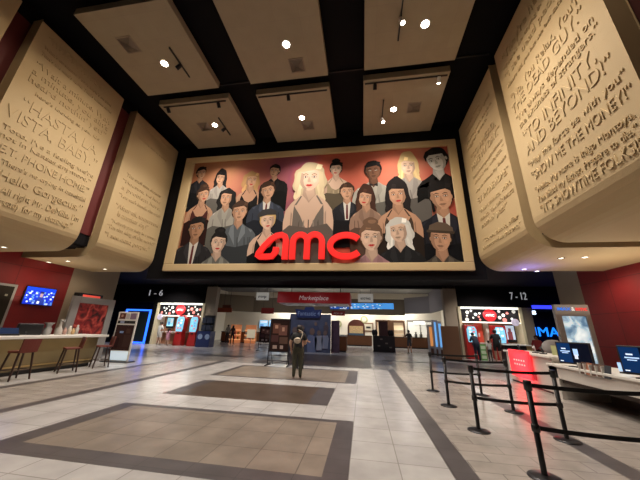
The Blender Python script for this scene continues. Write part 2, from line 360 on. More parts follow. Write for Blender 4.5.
# ---------------------------------------------------------------- ceiling panels, lights, vents, tracks
tile('ceiling_tile', (.34, .285, .20), (.325, .27, .19), .84, .84, (.31, .25, .19), .85, .008, 0, noise=.04)
CP = [(-9.4, -5.95, 4.75, 8.08, 'front left'), (-4.5, -1.2, 4.4, 8.08, 'front middle'), (.25, 3.62, 4.4, 8.05, 'front right'),
      (-9.3, -5.8, 8.62, 11.85, 'rear left'), (-4.5, -1.22, 8.62, 11.85, 'rear middle'), (.22, 3.6, 8.5, 11.85, 'rear right')]
PL = ['large ceiling panel at the upper left with a single bar light', 'ceiling panel at the top centre, left of the wide black strip', 'ceiling panel at the top right with two lamps',
      'smaller ceiling panel above the left end of the mural', 'smaller ceiling panel above the middle of the mural', 'smaller ceiling panel above the right end of the mural']
for (x0, x1, y0, y1, _), lb in zip(CP, PL):
    o = MB().box((x0, y0, 0), (x1, y1, .3)).build('ceiling_panel', 'ceiling_tile', None, (0, 0, 11.35)); tag(o, lb, 'ceiling panel', None); bevel(o, .015)
where = ['of the upper left ceiling panel', 'of the top middle ceiling panel', 'of the top right ceiling panel', 'of the panel over the left end of the mural', 'of the panel over the middle of the mural', 'of the panel over the right end of the mural']
glow = M('lamp_glow', (1, 1, 1), .3, emit=(1, .93, .8), es=60)
for (x, y), wh in zip(DL, where):
    t = thing('downlight', 'bright round downlight in the face ' + wh, 'ceiling light', (x, y, 11.35), group=None)
    MB().lathe([(.12, 0), (.16, -.012), (.17, 0)], n=24).build('trim_ring', white, t)
    MB().lathe([(.0001, -.006), (.12, -.006)], n=24).build('lamp', glow, t)
VT = [(-8.35, 5.9), (-2.35, 7.5), None, (-7.9, 10.2), (-2.55, 10.75), (2.5, 10.2)]
for v, wh in zip(VT, where):
    if not v: continue
    t = thing('air_vent', 'square air vent ' + wh, 'vent', (v[0], v[1], 11.35), group=None)
    MB().box((-.3, -.3, -.02), (.3, .3, 0)).build('frame', M('vent_tan', (.27, .21, .16), .7), t)
    mb = MB()
    for k, r in enumerate((.26, .2, .14, .08)):
        for a in range(4):
            c, s_ = math.cos(a * math.pi / 2), math.sin(a * math.pi / 2)
            q = [(-r, r, -.02), (r, r, -.02), (r - .05, r - .05, -.055), (-r + .05, r - .05, -.055)]
            mb.add([(x * c - y * s_, x * s_ + y * c, z) for x, y, z in q], [(0, 1, 2, 3)])
    mb.build('louvre', M('vent_shadow', (.2, .16, .12), .7), t)
def track(x0, y0, x1, y1, heads, label, z=11.3, on=(), headdir=(0, 1)):
    t = thing('track_light', label, 'track light', ((x0 + x1) / 2, (y0 + y1) / 2, z), group=None)
    cx, cy = (x0 + x1) / 2, (y0 + y1) / 2; hx, hy = abs(x1 - x0) / 2 + .02, abs(y1 - y0) / 2 + .02
    MB().box((-hx, -hy, 0), (hx, hy, .05)).build('rail', steel, t)
    for k, u in enumerate(heads):
        px_, py_ = (x1 - x0) * (u - .5), (y1 - y0) * (u - .5)
        d = Vector((headdir[0], headdir[1], -1)).normalized()
        a = Vector((px_, py_, -.14)) - d * .1; b = a + d * .24
        h = MB().tube([(px_, py_, 0), (px_, py_, -.14)], .015, 8).tube([a, a + d * .05, b], [.05, .075, .08], 14).build('lamp_head', white if k in on else steel, t)
        if k in on: MB().tube([b + d * .002, b + d * .008], .065, 14).build('lamp', glow, h)
track(-6.9, 6.2, -6.9, 7.4, (.5,), 'short black track light beside the downlight of the upper left ceiling panel', headdir=(-1, 0))
track(1.42, 5.5, 1.42, 7.0, (.5,), 'short black track light with a lit lamp on the top right ceiling panel', on=(0,), headdir=(.3, 0))
track(-6.85, 9.7, -6.85, 10.9, (.5,), 'short track light on the panel over the left end of the mural', headdir=(-1, 0))
track(1.1, 9.6, 1.1, 11.0, (.7,), 'short track light with a lit lamp over the right end of the mural', on=(0,), headdir=(.3, 0))
track(-9.1, 8.75, -6.0, 8.75, (.08, .9), 'long black rail along the near edge of the panel over the mural, left one')
track(-4.4, 8.75, -1.35, 8.75, (.45,), 'long black rail along the near edge of the panel over the mural, middle one')
track(.3, 8.65, 3.5, 8.65, (.12, .9), 'long black rail with a lit lamp along the near edge of the right rear panel', on=(1,))
# thin seams of the black ceiling between panels
for y in (8.35,):
    struct('trim_1', MB().box((-9.4, y - .02, 11.8), (5, y + .02, 11.86)), black2)

# ================================================================= MURAL
mu = thing('mural', 'huge movie collage mural in a cream frame on the black wall', 'mural', (-2.65, 12.03, 7.4))
L = Vector(mu.location)
mb = MB()
fx0, fx1, fz0, fz1 = -9.95, 4.72, 4.12, 10.78; ix0, ix1, iz0, iz1 = -9.4, 4.33, 4.48, 10.45
for a, b in (((fx0, -.16, fz0), (fx1, 0, iz0)), ((fx0, -.16, iz1), (fx1, 0, fz1)), ((fx0, -.16, iz0), (ix0, 0, iz1)), ((ix1, -.16, iz0), (fx1, 0, iz1))):
    mb.box((a[0] - L.x, a[1], a[2] - L.z), (b[0] - L.x, b[1], b[2] - L.z))
bevel(mb.build('frame', cream, mu), .03)
# printed backdrop: orange, mauve and red sunset bands blended in a node material
bm_ = bpy.data.materials.new('mural_backdrop'); bm_.use_nodes = True; nt = bm_.node_tree; b = nt.nodes['Principled BSDF']; b.inputs['Roughness'].default_value = .9; b.inputs['Specular IOR Level'].default_value = .15
tc = nt.nodes.new('ShaderNodeTexCoord'); sx_ = nt.nodes.new('ShaderNodeSeparateXYZ'); nt.links.new(tc.outputs['Object'], sx_.inputs[0])
nz = nt.nodes.new('ShaderNodeTexNoise'); nz.inputs['Scale'].default_value = .5; nt.links.new(tc.outputs['Object'], nz.inputs['Vector'])
ma = nt.nodes.new('ShaderNodeMath'); ma.operation = 'MULTIPLY_ADD'; ma.inputs[1].default_value = 1 / 13.7; nt.links.new(sx_.outputs['X'], ma.inputs[0]); ma.inputs[2].default_value = .3
m2 = nt.nodes.new('ShaderNodeMath'); m2.operation = 'MULTIPLY_ADD'; m2.inputs[1].default_value = .4; nt.links.new(nz.outputs['Fac'], m2.inputs[0]); nt.links.new(ma.outputs[0], m2.inputs[2])
cr = nt.nodes.new('ShaderNodeValToRGB'); nt.links.new(m2.outputs[0], cr.inputs[0]); e = cr.color_ramp.elements
e[0].position = 0; e[0].color = (.30, .12, .06, 1); e[1].position = 1; e[1].color = (.34, .07, .05, 1)
for p_, c_ in ((.15, (.38, .17, .09)), (.28, (.36, .12, .09)), (.42, (.22, .06, .09)), (.55, (.42, .09, .06)), (.78, (.46, .13, .08)), (.9, (.42, .15, .10))):
    k = e.new(p_); k.color = (*c_, 1)
nt.links.new(cr.outputs[0], b.inputs['Base Color']); MATS['mural_backdrop'] = bm_
MB().box((ix0 - L.x, -.04, iz0 - L.z), (ix1 - L.x, -.005, iz1 - L.z)).build('printed_backdrop', 'mural_backdrop', mu)

SK = (.44, .25, .16); SKP = (.52, .36, .27); SKD = (.13, .06, .035)
def ellp(cx, cz, rx, rz, n=18, a0=0, a1=2 * math.pi, tilt=0):
    o = []
    for k in range(n):
        a = a0 + (a1 - a0) * k / (n if a1 - a0 > 6.2 else n - 1); x, z = rx * math.cos(a), rz * math.sin(a)
        o.append((cx + x * math.cos(tilt) - z * math.sin(tilt), cz + x * math.sin(tilt) + z * math.cos(tilt)))
    return o
def clip(poly, f):   # clip polygon by half plane f(p)>=0
    out = []
    for i in range(len(poly)):
        a, b_ = poly[i], poly[(i + 1) % len(poly)]; fa, fb_ = f(a), f(b_)
        if fa >= 0: out.append(a)
        if fa * fb_ < 0: t_ = fa / (fa - fb_); out.append((a[0] + (b_[0] - a[0]) * t_, a[1] + (b_[1] - a[1]) * t_))
    return out
PN = [0]
def portrait(px_, py_, r, hair, cloth, skin=SK, turn=0, tilt=0, style='short', wide=1.0, body=None, extra=None):
    """one printed figure: px,py head centre seen in the collage, r head half-height in m"""
    r *= 1.36; tilt = tilt or random.Random(PN[0] * 7).uniform(-.16, .16); cloth = tuple(q * .5 for q in cloth); hair = tuple(q * .75 for q in hair); wide *= .84
    c = P(px_, py_, Y=11.97); cx, cz = c.x - L.x, c.z - L.z; PN[0] += 1; y = -.045 - PN[0] * .0035; mb = MB(); lay = [0]
    def put(poly, col):
        for f in (lambda p: p[0] - (ix0 - L.x), lambda p: (ix1 - L.x) - p[0], lambda p: p[1] - (iz0 - L.z), lambda p: (iz1 - L.z) - p[1]):
            if len(poly) >= 3: poly = clip(poly, f)
        if len(poly) < 3: return
        lay[0] += 1; yy = y - lay[0] * .00011
        mb.add([(a, yy, b_) for a, b_ in poly], [tuple(range(len(poly)))], col)
    mul = lambda c_, k_: tuple(min(1, q * k_) for q in c_)
    rx = r * .70; sw = r * 2.05 * wide; bh = body or r * 6.5; sh = cz - r * 1.5; rn_ = random.Random(PN[0])
    u = lambda a, b_: (cx + a * r, cz + b_ * r)
    def blob(a, b_, ra, rb_, col, n=24, wob=.08, k_=5, ph=0, t_=0):
        pts = []
        for q in range(n):
            an = 2 * math.pi * q / n; w_ = 1 + wob * math.sin(k_ * an + ph)
            x, z = ra * w_ * math.cos(an), rb_ * w_ * math.sin(an); pts.append(u(a + x * math.cos(t_) - z * math.sin(t_), b_ + x * math.sin(t_) + z * math.cos(t_)))
        put(pts, col)
    if style in ('long', 'curly', 'wavy'):
        lo = {'long': 1.95, 'curly': 1.45, 'wavy': 1.35}[style]; wd = {'long': .98, 'curly': 1.15, 'wavy': 1.12}[style]
        blob(0, -.25, wd, lo, hair, 30, .03 if style == 'long' else .07, 7, PN[0])
        for q in range(5):
            s_ = -1 if q % 2 else 1; blob(s_ * (.62 + .1 * q / 2), -.3 - .28 * q, .22, .5, mul(hair, 1.5 if q % 2 else 1.25), 12, .1, 3, q, s_ * .25)
    # torso: neck line, rounded shoulders, upper arms
    tor = [u(-2.0 * wide, -bh / r), u(-2.12 * wide, -3.1), u(-1.98 * wide, -2.35), u(-1.55 * wide, -1.85), u(-.9, -1.58), u(-.42, -1.2), u(.42, -1.2), u(.9, -1.58), u(1.55 * wide, -1.85), u(1.98 * wide, -2.35), u(2.12 * wide, -3.1), u(2.0 * wide, -bh / r)]
    bare = extra in ('dress', 'gown')
    put(tor, mul(skin, .9) if bare else cloth)
    if bare:
        put([u(-1.45 * wide, -bh / r), u(-1.3 * wide, -2.5), u(-.95, -2.0), u(-.5, -2.75), u(0, -3.0 if extra == 'dress' else -3.9), u(.5, -2.75), u(.95, -2.0), u(1.3 * wide, -2.5), u(1.45 * wide, -bh / r)], cloth)
        for s_ in (-1, 1):
            put([u(s_ * .95, -2.0), u(s_ * .78, -1.95), u(s_ * .45, -1.35), u(s_ * .55, -1.33)], cloth)
            put([u(s_ * 1.5 * wide, -2.4), u(s_ * 1.38 * wide, -2.6), u(s_ * 1.5 * wide, -bh / r), u(s_ * 1.6 * wide, -bh / r)], mul(skin, .55))
        for q in range(-2, 3): put([u(q * .3, -3.0 - .1 * abs(q)), u(q * .3 + .07, -3.0), u(q * .42 + .12, -bh / r), u(q * .42, -bh / r)], mul(cloth, 1.6 if q % 2 else .6))
    else:
        for s_ in (-1, 1):  # sleeve seam, fold and lapel
            put([u(s_ * 1.42 * wide, -2.6), u(s_ * 1.5 * wide, -2.55), u(s_ * 1.55 * wide, -bh / r), u(s_ * 1.4 * wide, -bh / r)], mul(cloth, .45))
            put([u(s_ * 1.05, -1.75), u(s_ * 1.6 * wide, -1.95), u(s_ * 1.35, -2.15)], mul(cloth, 1.7))
            put([u(s_ * .42, -1.3), u(s_ * .72, -1.55), u(s_ * .82, -2.2), u(s_ * .1, -3.4)], mul(cloth, 1.8 if sum(cloth) < .4 else .8))
        for q in range(3): a_ = rn_.uniform(-1.2, 1.2); put([u(a_, -2.6), u(a_ + .1, -2.6), u(a_ + .35, -4.4), u(a_ + .15, -4.5)], mul(cloth, .6))
    put([u(-2.0 * wide, -bh / r), u(-2.1 * wide, -3.7), u(-1.2, -3.35), u(0, -3.55), u(1.2, -3.3), u(2.1 * wide, -3.8), u(2.0 * wide, -bh / r)], mul(cloth, .32) if extra != 'gown' else mul(cloth, .7))
    put([u(-.36, -.5), u(.36, -.5), u(.44, -1.28), u(.2, -1.55), u(0, -1.85), u(-.2, -1.55), u(-.44, -1.28)], mul(skin, .62))
    put([u(-.25, -1.0), u(.3, -.8), u(.38, -1.3), u(0, -1.7)], mul(skin, .8))
    if extra == 'shirt':
        put([u(-.42, -1.22), u(-.1, -1.5), u(0, -1.65), u(.1, -1.5), u(.42, -1.22), u(.2, -3.4), u(-.2, -3.4)], (.5, .48, .44)); put([u(-.09, -1.6), u(.09, -1.6), u(.13, -3.3), u(-.13, -3.3)], (.10, .02, .02))
    if extra == 'bow': put([u(-.4, -1.35), u(0, -1.5), u(.4, -1.35), u(.4, -1.72), u(0, -1.58), u(-.4, -1.72)], (.015, .012, .012))
    if style != 'long': blob(-.03 * turn, .18, .84, 1.02, hair, 26, .03, 6, PN[0])
    fa = lambda a, b_: (cx + (a + .07 * turn) * r * math.cos(tilt) - b_ * r * math.sin(tilt), cz + (a + .07 * turn) * r * math.sin(tilt) + b_ * r * math.cos(tilt))
    for s_ in (-1, 1): put([fa(s_ * (.66 - .1 * turn * s_) + .09 * math.cos(q * .8), -.05 + .17 * math.sin(q * .8)) for q in range(8)], mul(skin, .7))
    jaw = [(-.66, .35), (-.68, .0), (-.62, -.38), (-.45, -.72), (-.2, -.93), (0, -.97), (.2, -.93), (.45, -.72), (.62, -.38), (.68, .0), (.66, .35), (.5, .7), (.2, .88), (-.2, .88), (-.5, .7)]
    put([fa(*q) for q in jaw], skin)
    sd = -1 if (turn or (PN[0] % 2) * 2 - 1) > 0 else 1     # printed modelling of the face
    put([fa(sd * a_, b_) for a_, b_ in [(.66, .35), (.68, 0), (.62, -.38), (.45, -.72), (.2, -.93), (.12, -.85), (.34, -.55), (.42, -.2), (.36, .1), (.5, .35)]], mul(skin, .62))
    put([fa(-sd * a_, b_) for a_, b_ in [(.2, -.12), (.48, -.1), (.5, -.3), (.3, -.42)]], mul(skin, 1.13))
    put([fa(a_, b_) for a_, b_ in [(-.3, .42), (.3, .42), (.22, .62), (-.22, .62)]], mul(skin, 1.1))
    for s_ in (-1, 1):
        e_ = s_ * .29 + turn * .08
        put([fa(e_ + .19 * math.cos(q * .785), .07 + .11 * math.sin(q * .785)) for q in range(8)], mul(skin, .58))
        put([fa(e_ + .13 * math.cos(q * .785), .05 + .05 * math.sin(q * .785)) for q in range(8)], (.5, .47, .43))
        put([fa(e_ + .05 * math.cos(q * .785), .05 + .055 * math.sin(q * .785)) for q in range(8)], (.02, .012, .01))
        put([fa(e_ - .18, .20), fa(e_, .27), fa(e_ + .18, .20), fa(e_ + .17, .25), fa(e_, .33), fa(e_ - .17, .25)], mul(hair, .8) if sum(hair) < .5 else (.12, .07, .03))
    n_ = turn * .1
    put([fa(n_ - .02, .08), fa(n_ + .06 * sd, .08), fa(n_ + .14 * sd, -.26), fa(n_ + .1 * sd, -.34), fa(n_ - .1 * sd, -.34)], mul(skin, .66))
    lip = (.36, .03, .03) if extra in ('dress', 'lips', 'gown') else mul(skin, .48)
    put([fa(n_ - .25, -.55), fa(n_ - .08, -.49), fa(n_, -.51), fa(n_ + .08, -.49), fa(n_ + .25, -.55), fa(n_ + .1, -.66), fa(n_ - .1, -.66)], lip)
    put([fa(n_ - .12, -.72), fa(n_ + .12, -.72), fa(n_, -.77)], mul(skin, .7))
    # fringe / parting
    pt = .35 * (1 if PN[0] % 2 else -1)
    put([fa(-.78, .1), fa(-.62, .42), fa(pt, .60), fa(.62, .42), fa(.78, .1), fa(.8, .6), fa(.5, 1.0), fa(0, 1.14), fa(-.5, 1.0), fa(-.8, .6)], hair)
    put([fa(pt, .66), fa(pt + .35, .62), fa(pt + .45, .95), fa(pt + .1, 1.05)], mul(hair, 1.7))
    if style in ('long', 'wavy', 'curly'):
        for s_ in (-1, 1): put([fa(s_ * .60, .5), fa(s_ * .85, .4), fa(s_ * 1.0, -.6), fa(s_ * .8, -1.3), fa(s_ * .66, -.6), fa(s_ * .62, 0)], mul(hair, 1.12))
    if style == 'updo': blob(0, 1.15, .55, .42, hair, 18, .05, 5, 0); blob(.1, 1.22, .3, .16, mul(hair, 1.6), 12, .05, 3, 0)
    if style == 'cap':
        put([fa(-.85, .5), fa(-.75, 1.0), fa(-.2, 1.3), fa(.4, 1.25), fa(.85, .9), fa(.9, .5)], (.10, .07, .05)); put([fa(-.95, .42), fa(.95, .42), fa(1.0, .62), fa(-.95, .62)], (.05, .035, .025))
    if style == 'beret':
        put([fa(-1.0, .5), fa(-1.05, .85), fa(-.5, 1.3), fa(.4, 1.3), fa(1.0, .9), fa(.9, .5), fa(0, .62)], (.03, .028, .03))
    mb.build('portrait', 'print', mu)
BK = (.012, .010, .010); BR = (.06, .03, .018); BL = (.55, .38, .16); SU = (.022, .022, .028)
for a in [
    dict(px_=201, py_=173, r=.27, hair=BK, cloth=SU, turn=1), dict(px_=221, py_=178, r=.27, hair=BK, cloth=(.6, .55, .5), turn=-1, style='long'),
    dict(px_=251, py_=180, r=.33, hair=(.45, .26, .11), cloth=BK, turn=1, style='curly', extra='dress'), dict(px_=275, py_=171, r=.27, hair=BK, cloth=BK, turn=-1, wide=1.2),
    dict(px_=336, py_=169, r=.3, hair=BK, cloth=(.45, .35, .22), skin=SKP, style='updo', extra='dress'), dict(px_=408, py_=166, r=.38, hair=(.62, .45, .22), cloth=(.55, .5, .46), skin=SKP, style='long'),
    dict(px_=373, py_=171, r=.38, hair=BK, cloth=(.62, .58, .5), skin=SKD, extra='bow', wide=1.15),
    dict(px_=437, py_=160, r=.46, hair=BK, cloth=BK, skin=(.42, .40, .38), turn=-1, tilt=.3, body=1.5),
    dict(px_=203, py_=195, r=.33, hair=BR, cloth=(.12, .03, .025), extra='dress', turn=1, style='updo'), dict(px_=227, py_=198, r=.35, hair=BK, cloth=(.55, .52, .46), turn=-1, style='curly'),
    dict(px_=268, py_=191, r=.36, hair=BR, cloth=(.05, .06, .09), extra='shirt', wide=1.15), dict(px_=347, py_=192, r=.33, hair=BR, cloth=SU, extra='shirt'),
    dict(px_=441, py_=197, r=.50, hair=BK, cloth=(.02, .02, .03), turn=0, extra='shirt', wide=1.1),
    dict(px_=366, py_=198, r=.34, hair=(.05, .02, .012), cloth=(.45, .28, .2), style='long', extra='lips', turn=-1),
    dict(px_=310, py_=178, r=.58, hair=(.55, .44, .28), cloth=(.24, .20, .17), skin=SKP, style='wavy', extra='gown', wide=.9),
    dict(px_=397, py_=195, r=.43, hair=(.014, .01, .01), cloth=(.10, .06, .04), style='long', extra='dress'),
    dict(px_=240, py_=212, r=.40, hair=BR, cloth=(.15, .17, .19), wide=1.1),
    dict(px_=268, py_=221, r=.37, hair=(.6, .4, .15), cloth=BK, style='beret', extra='dress', skin=SKP), 
    dict(px_=197, py_=229, r=.43, hair=BK, cloth=(.035, .032, .035), skin=(.32, .17, .10), extra='shirt', wide=1.1),
    dict(px_=219, py_=243, r=.40, hair=BK, cloth=(.20, .20, .18), skin=SKP, style='updo', extra='lips'),
    dict(px_=399, py_=231, r=.42, hair=(.62, .60, .56), cloth=(.02, .02, .022), skin=SKP, style='wavy', turn=-1, wide=1.1),
    dict(px_=371, py_=238, r=.48, hair=(.16, .09, .055), cloth=(.55, .30, .32), skin=SKP, style='updo', extra='lips'),
    dict(px_=440, py_=239, r=.45, hair=(.03, .02, .015), cloth=(.10, .085, .07), style='cap', wide=1.2)]:
    portrait(**a)
# ---- red logo letters standing off the mural
def stroke(mb, pts, hw, y0, y1, closed=False):
    n = len(pts); Lp, Rp = [], []
    for i, p in enumerate(pts):
        a = pts[max(i - 1, 0)]; b_ = pts[min(i + 1, n - 1)]
        if closed: a = pts[i - 1]; b_ = pts[(i + 1) % n]
        dx, dz = b_[0] - a[0], b_[1] - a[1]; l = math.hypot(dx, dz) or 1; nx, nz_ = -dz / l, dx / l
        Lp.append((p[0] + nx * hw, p[1] + nz_ * hw)); Rp.append((p[0] - nx * hw, p[1] - nz_ * hw))
    vs = []
    for q in (Lp, Rp): vs += [(a, y0, c_) for a, c_ in q] + [(a, y1, c_) for a, c_ in q]
    fs = []; m_ = n if closed else n - 1
    for i in range(m_):
        j = (i + 1) % n
        fs += [(i, j, 2 * n + j, 2 * n + i), (n + i, 3 * n + i, 3 * n + j, n + j), (i, n + i, n + j, j), (2 * n + i, 2 * n + j, 3 * n + j, 3 * n + i)]
    if not closed: fs += [(0, 2 * n, 3 * n, n), (n - 1, 2 * n - 1, 4 * n - 1, 3 * n - 1)]
    mb.add(vs, fs)
def arc(cx, cz, rx, rz, a0, a1, n=14):
    return [(cx + rx * math.cos(math.radians(a0 + (a1 - a0) * k / (n - 1))), cz + rz * math.sin(math.radians(a0 + (a1 - a0) * k / (n - 1)))) for k in range(n)]
redglow = M('red_letter_acrylic', (.55, .015, .015), .35, emit=(.9, .02, .015), es=.6)
def logo(parent, ox, oz, sc, y0, y1, mat, name='letter'):
    """the three rounded letters; local frame 0..5.1 wide, 0..1.35 high"""
    T = lambda pts: [(ox + a * sc, oz + b_ * sc) for a, b_ in pts]
    hw = .135 * sc
    A = [(.95, .38), (.85, .17), (.15, .17)][::-1]
    A = [(1.02, .60), (1.0, .36), (.85, .17), (.55, .155), (.25, .16), (.17, .20), (.20, .32)] + [(.45, .68), (.75, 1.0), (1.0, 1.16), (1.25, 1.2), (1.40, 1.12), (1.46, .95), (1.46, .6), (1.46, .02)]
    mb = MB(); stroke(mb, T(A), hw, y0, y1); mb.build(name, mat, parent)
    Mm = [(1.80, .02), (1.80, .8)] + arc(2.14, .82, .34, .37, 180, 20, 9) + [(2.47, .75), (2.47, .02)]
    mb = MB(); stroke(mb, T(Mm), hw, y0, y1)
    M2 = [(2.47, .7)] + arc(2.81, .82, .34, .37, 180, 0, 11) + [(3.15, .7), (3.15, .02)]
    stroke(mb, T(M2), hw, y0 - .006 * sc, y1); mb.build(name, mat, parent)
    mb = MB(); stroke(mb, T(arc(4.22, .62, .70, .50, 38, 322, 26)), hw, y0, y1); mb.build(name, mat, parent)
lg = thing('logo_sign', 'big red rounded amc letters mounted low across the mural', 'sign', (-5.1, 11.85, 4.62))
logo(lg, 0, 0, 1.04, -.12, .02, redglow)
for i in range(3): MB().box((.5 + i * 1.7, .02, .3), (.56 + i * 1.7, .06, .36)).build('standoff', steel, lg)

# ================================================================= GALLERY LIGHTS
for i, (px_, py_, lb) in enumerate([(4, 247, 'tiny downlight under the left gallery nearest the picture edge'), (49, 262, 'tiny downlight under the left gallery, left one of the close pair'), (68, 261, 'tiny downlight under the left gallery, right one of the close pair'), (105, 269, 'tiny downlight under the left gallery nearest the mural'),
    (561, 258, 'small downlight under the right gallery, left of the nearest two'), (585, 257, 'small downlight under the right gallery closest to the red wall'), (524, 269, 'small downlight under the right gallery in the blue glow'), (537, 271, 'small downlight under the right gallery farthest from the camera')]):
    p = P(px_, py_, z=4.1)
    t = thing('recessed_light', lb, 'ceiling light', (p.x, p.y, 4.1))
    MB().lathe([(.07, 0), (.08, -.02), (.1, -.02), (.1, 0)], n=16).build('trim_ring', white if i != 4 else steel, t)
    MB().lathe([(.0001, -.008), (.07, -.008)], n=16).build('lamp', M('small_lamp', (1, 1, 1), .3, emit=(1, .9, .7), es=6), t)
# ================================================================= PEOPLE
BONES = {'pelvis': (0, 0, .95), 'waist': (0, .0, 1.10), 'chest': (0, 0, 1.30), 'neck': (0, -.01, 1.46), 'skull': (0, .01, 1.57), 'crown': (0, .01, 1.66)}
def person(label, loc, yaw, height, cols, hair='short', hairc=haird, pose=None, skin=skinm, extras=None, fat=1.0, shorts=False, sleeves='short', name='person'):
    """one skinned figure facing local +Y; pose overrides joints"""
    t = thing(name, label, 'person', loc, yaw)
    k = height / 1.70
    J = {'pel': (0, 0, .93), 'wai': (0, 0, 1.08), 'che': (0, 0, 1.30), 'nec': (0, -.01, 1.46), 'hea': (0, .01, 1.56), 'cro': (0, .0, 1.635), 'nos': (0, .085, 1.555)}
    for s_, sd in ((1, 'r'), (-1, 'l')):
        J.update({'sho' + sd: (s_ * .165, -.01, 1.39), 'elb' + sd: (s_ * .23, -.02, 1.11), 'wri' + sd: (s_ * .235, .07, .87), 'pal' + sd: (s_ * .235, .10, .80),
                  'hip' + sd: (s_ * .09, 0, .88), 'kne' + sd: (s_ * .105, .02, .48), 'ank' + sd: (s_ * .11, -.03, .075), 'toe' + sd: (s_ * .125, .13, .035)})
    for q, v in (pose or {}).items(): J[q] = v
    RR = {'pel': .125, 'wai': .115, 'che': .135, 'nec': .052, 'hea': .088, 'cro': .07, 'nos': .018, 'sho': .058, 'elb': .042, 'wri': .028, 'pal': .034, 'hip': .094, 'kne': .064, 'ank': .05, 'toe': .036}
    names = list(J); E_ = [('pel', 'wai'), ('wai', 'che'), ('che', 'nec'), ('nec', 'hea'), ('hea', 'cro'), ('hea', 'nos')]
    for sd in 'rl': E_ += [('che', 'sho' + sd), ('sho' + sd, 'elb' + sd), ('elb' + sd, 'wri' + sd), ('wri' + sd, 'pal' + sd), ('pel', 'hip' + sd), ('hip' + sd, 'kne' + sd), ('kne' + sd, 'ank' + sd), ('ank' + sd, 'toe' + sd)]
    for sd, s_ in (('r', 1), ('l', -1)):   # five fingers rooted in each palm
        w_, p_ = Vector(J['wri' + sd]), Vector(J['pal' + sd]); d = (p_ - w_).normalized(); side = Vector((0, 1, 0)) - d * d.y; side = side.normalized() if side.length > .1 else Vector((1, 0, 0))
        inn = d.cross(side) * (1 if s_ > 0 else -1)
        for q, (off, ln) in enumerate(((.028, .075), (.010, .085), (-.008, .08), (-.026, .062))):
            a = p_ + side * off + d * ln * .55; b_ = p_ + side * off + d * ln + inn * .015
            J[f'f{q}a{sd}'] = tuple(a); J[f'f{q}b{sd}'] = tuple(b_); E_ += [('pal' + sd, f'f{q}a{sd}'), (f'f{q}a{sd}', f'f{q}b{sd}')]
        a = w_ + d * .02 + side * .045; J['tha' + sd] = tuple(a + d * .015); J['thb' + sd] = tuple(a + d * .045 + side * .01); E_ += [('pal' + sd, 'tha' + sd), ('tha' + sd, 'thb' + sd)]
    names = list(J); idx = {n: i for i, n in enumerate(names)}
    me = bpy.data.meshes.new('body'); me.from_pydata([tuple(c * k for c in J[n]) for n in names], [(idx[a], idx[b_]) for a, b_ in E_], [])
    o = bpy.data.objects.new('body', me); COL.objects.link(o)
    o.modifiers.new('skin', 'SKIN').use_smooth_shade = True
    for n in names:
        r = RR.get(n[:3], .0095 if n[0] in 'f' or n[:2] == 'th' else .03)
        if n[0] == 'f': r = .0095
        f_ = fat if n[:3] in ('pel', 'wai', 'che', 'hip', 'sho', 'elb', 'kne') else 1
        sv = me.skin_vertices[0].data[idx[n]]; sv.radius = (r * k * f_ * (1.12 if n in ('pel', 'wai', 'che') else 1), r * k * f_ * (.85 if n in ('pel', 'wai', 'che') else 1)); sv.use_root = n == 'pel'
    o.modifiers.new('subdivision', 'SUBSURF').levels = 1; o.modifiers['subdivision'].render_levels = 1
    FIG.append((o, t, {n: Vector(J[n]) * k for n in names}, E_, cols, skin, shorts, sleeves))
    hd = Vector(J['hea']) * k; up = (Vector(J['cro']) - Vector(J['hea'])).normalized(); nose = (Vector(J['nos']) - Vector(J['hea'])).normalized()
    hc = hd + up * .03 * k
    def keep(v): d = Vector(v) - hc; return d.dot(nose) < .035 * k + max(0, d.dot(up) - .02 * k) * 1.3 and d.dot(up) > -.07 * k
    hb = MB().ell(hc + Vector((0, -.008, .005)), (.098 * k, .108 * k, .115 * k), n=16, m=12, keep=keep)
    if hair == 'long':
        b0 = hc - nose * .06 * k
        hb.tube([b0 + up * .05 * k, b0 - up * .08 * k, b0 - Vector((0, 0, .22 * k)), b0 - Vector((0, 0, .36 * k)) - nose * .03], [.085 * k, .095 * k, .09 * k, .05 * k], 12)
    if hair == 'bun': hb.ell(hc - nose * .1 * k + up * .06 * k, (.045 * k,) * 3)
    hb.build('hair', hairc, t)
    fb_ = MB(); right = nose.cross(up)
    for s_ in (-1, 1):
        fb_.ell(hd + nose * .078 * k + right * s_ * .032 * k + up * .018 * k, (.011 * k,) * 3, n=8, m=6)
    fb_.tube([hd + nose * .088 * k - up * .038 * k - right * .02 * k, hd + nose * .094 * k - up * .04 * k, hd + nose * .088 * k - up * .038 * k + right * .02 * k], .005 * k, 6)
    fb_.build('face', M('face_dark', (.06, .03, .025), .5), t)
    return t, k, J
FIG = []
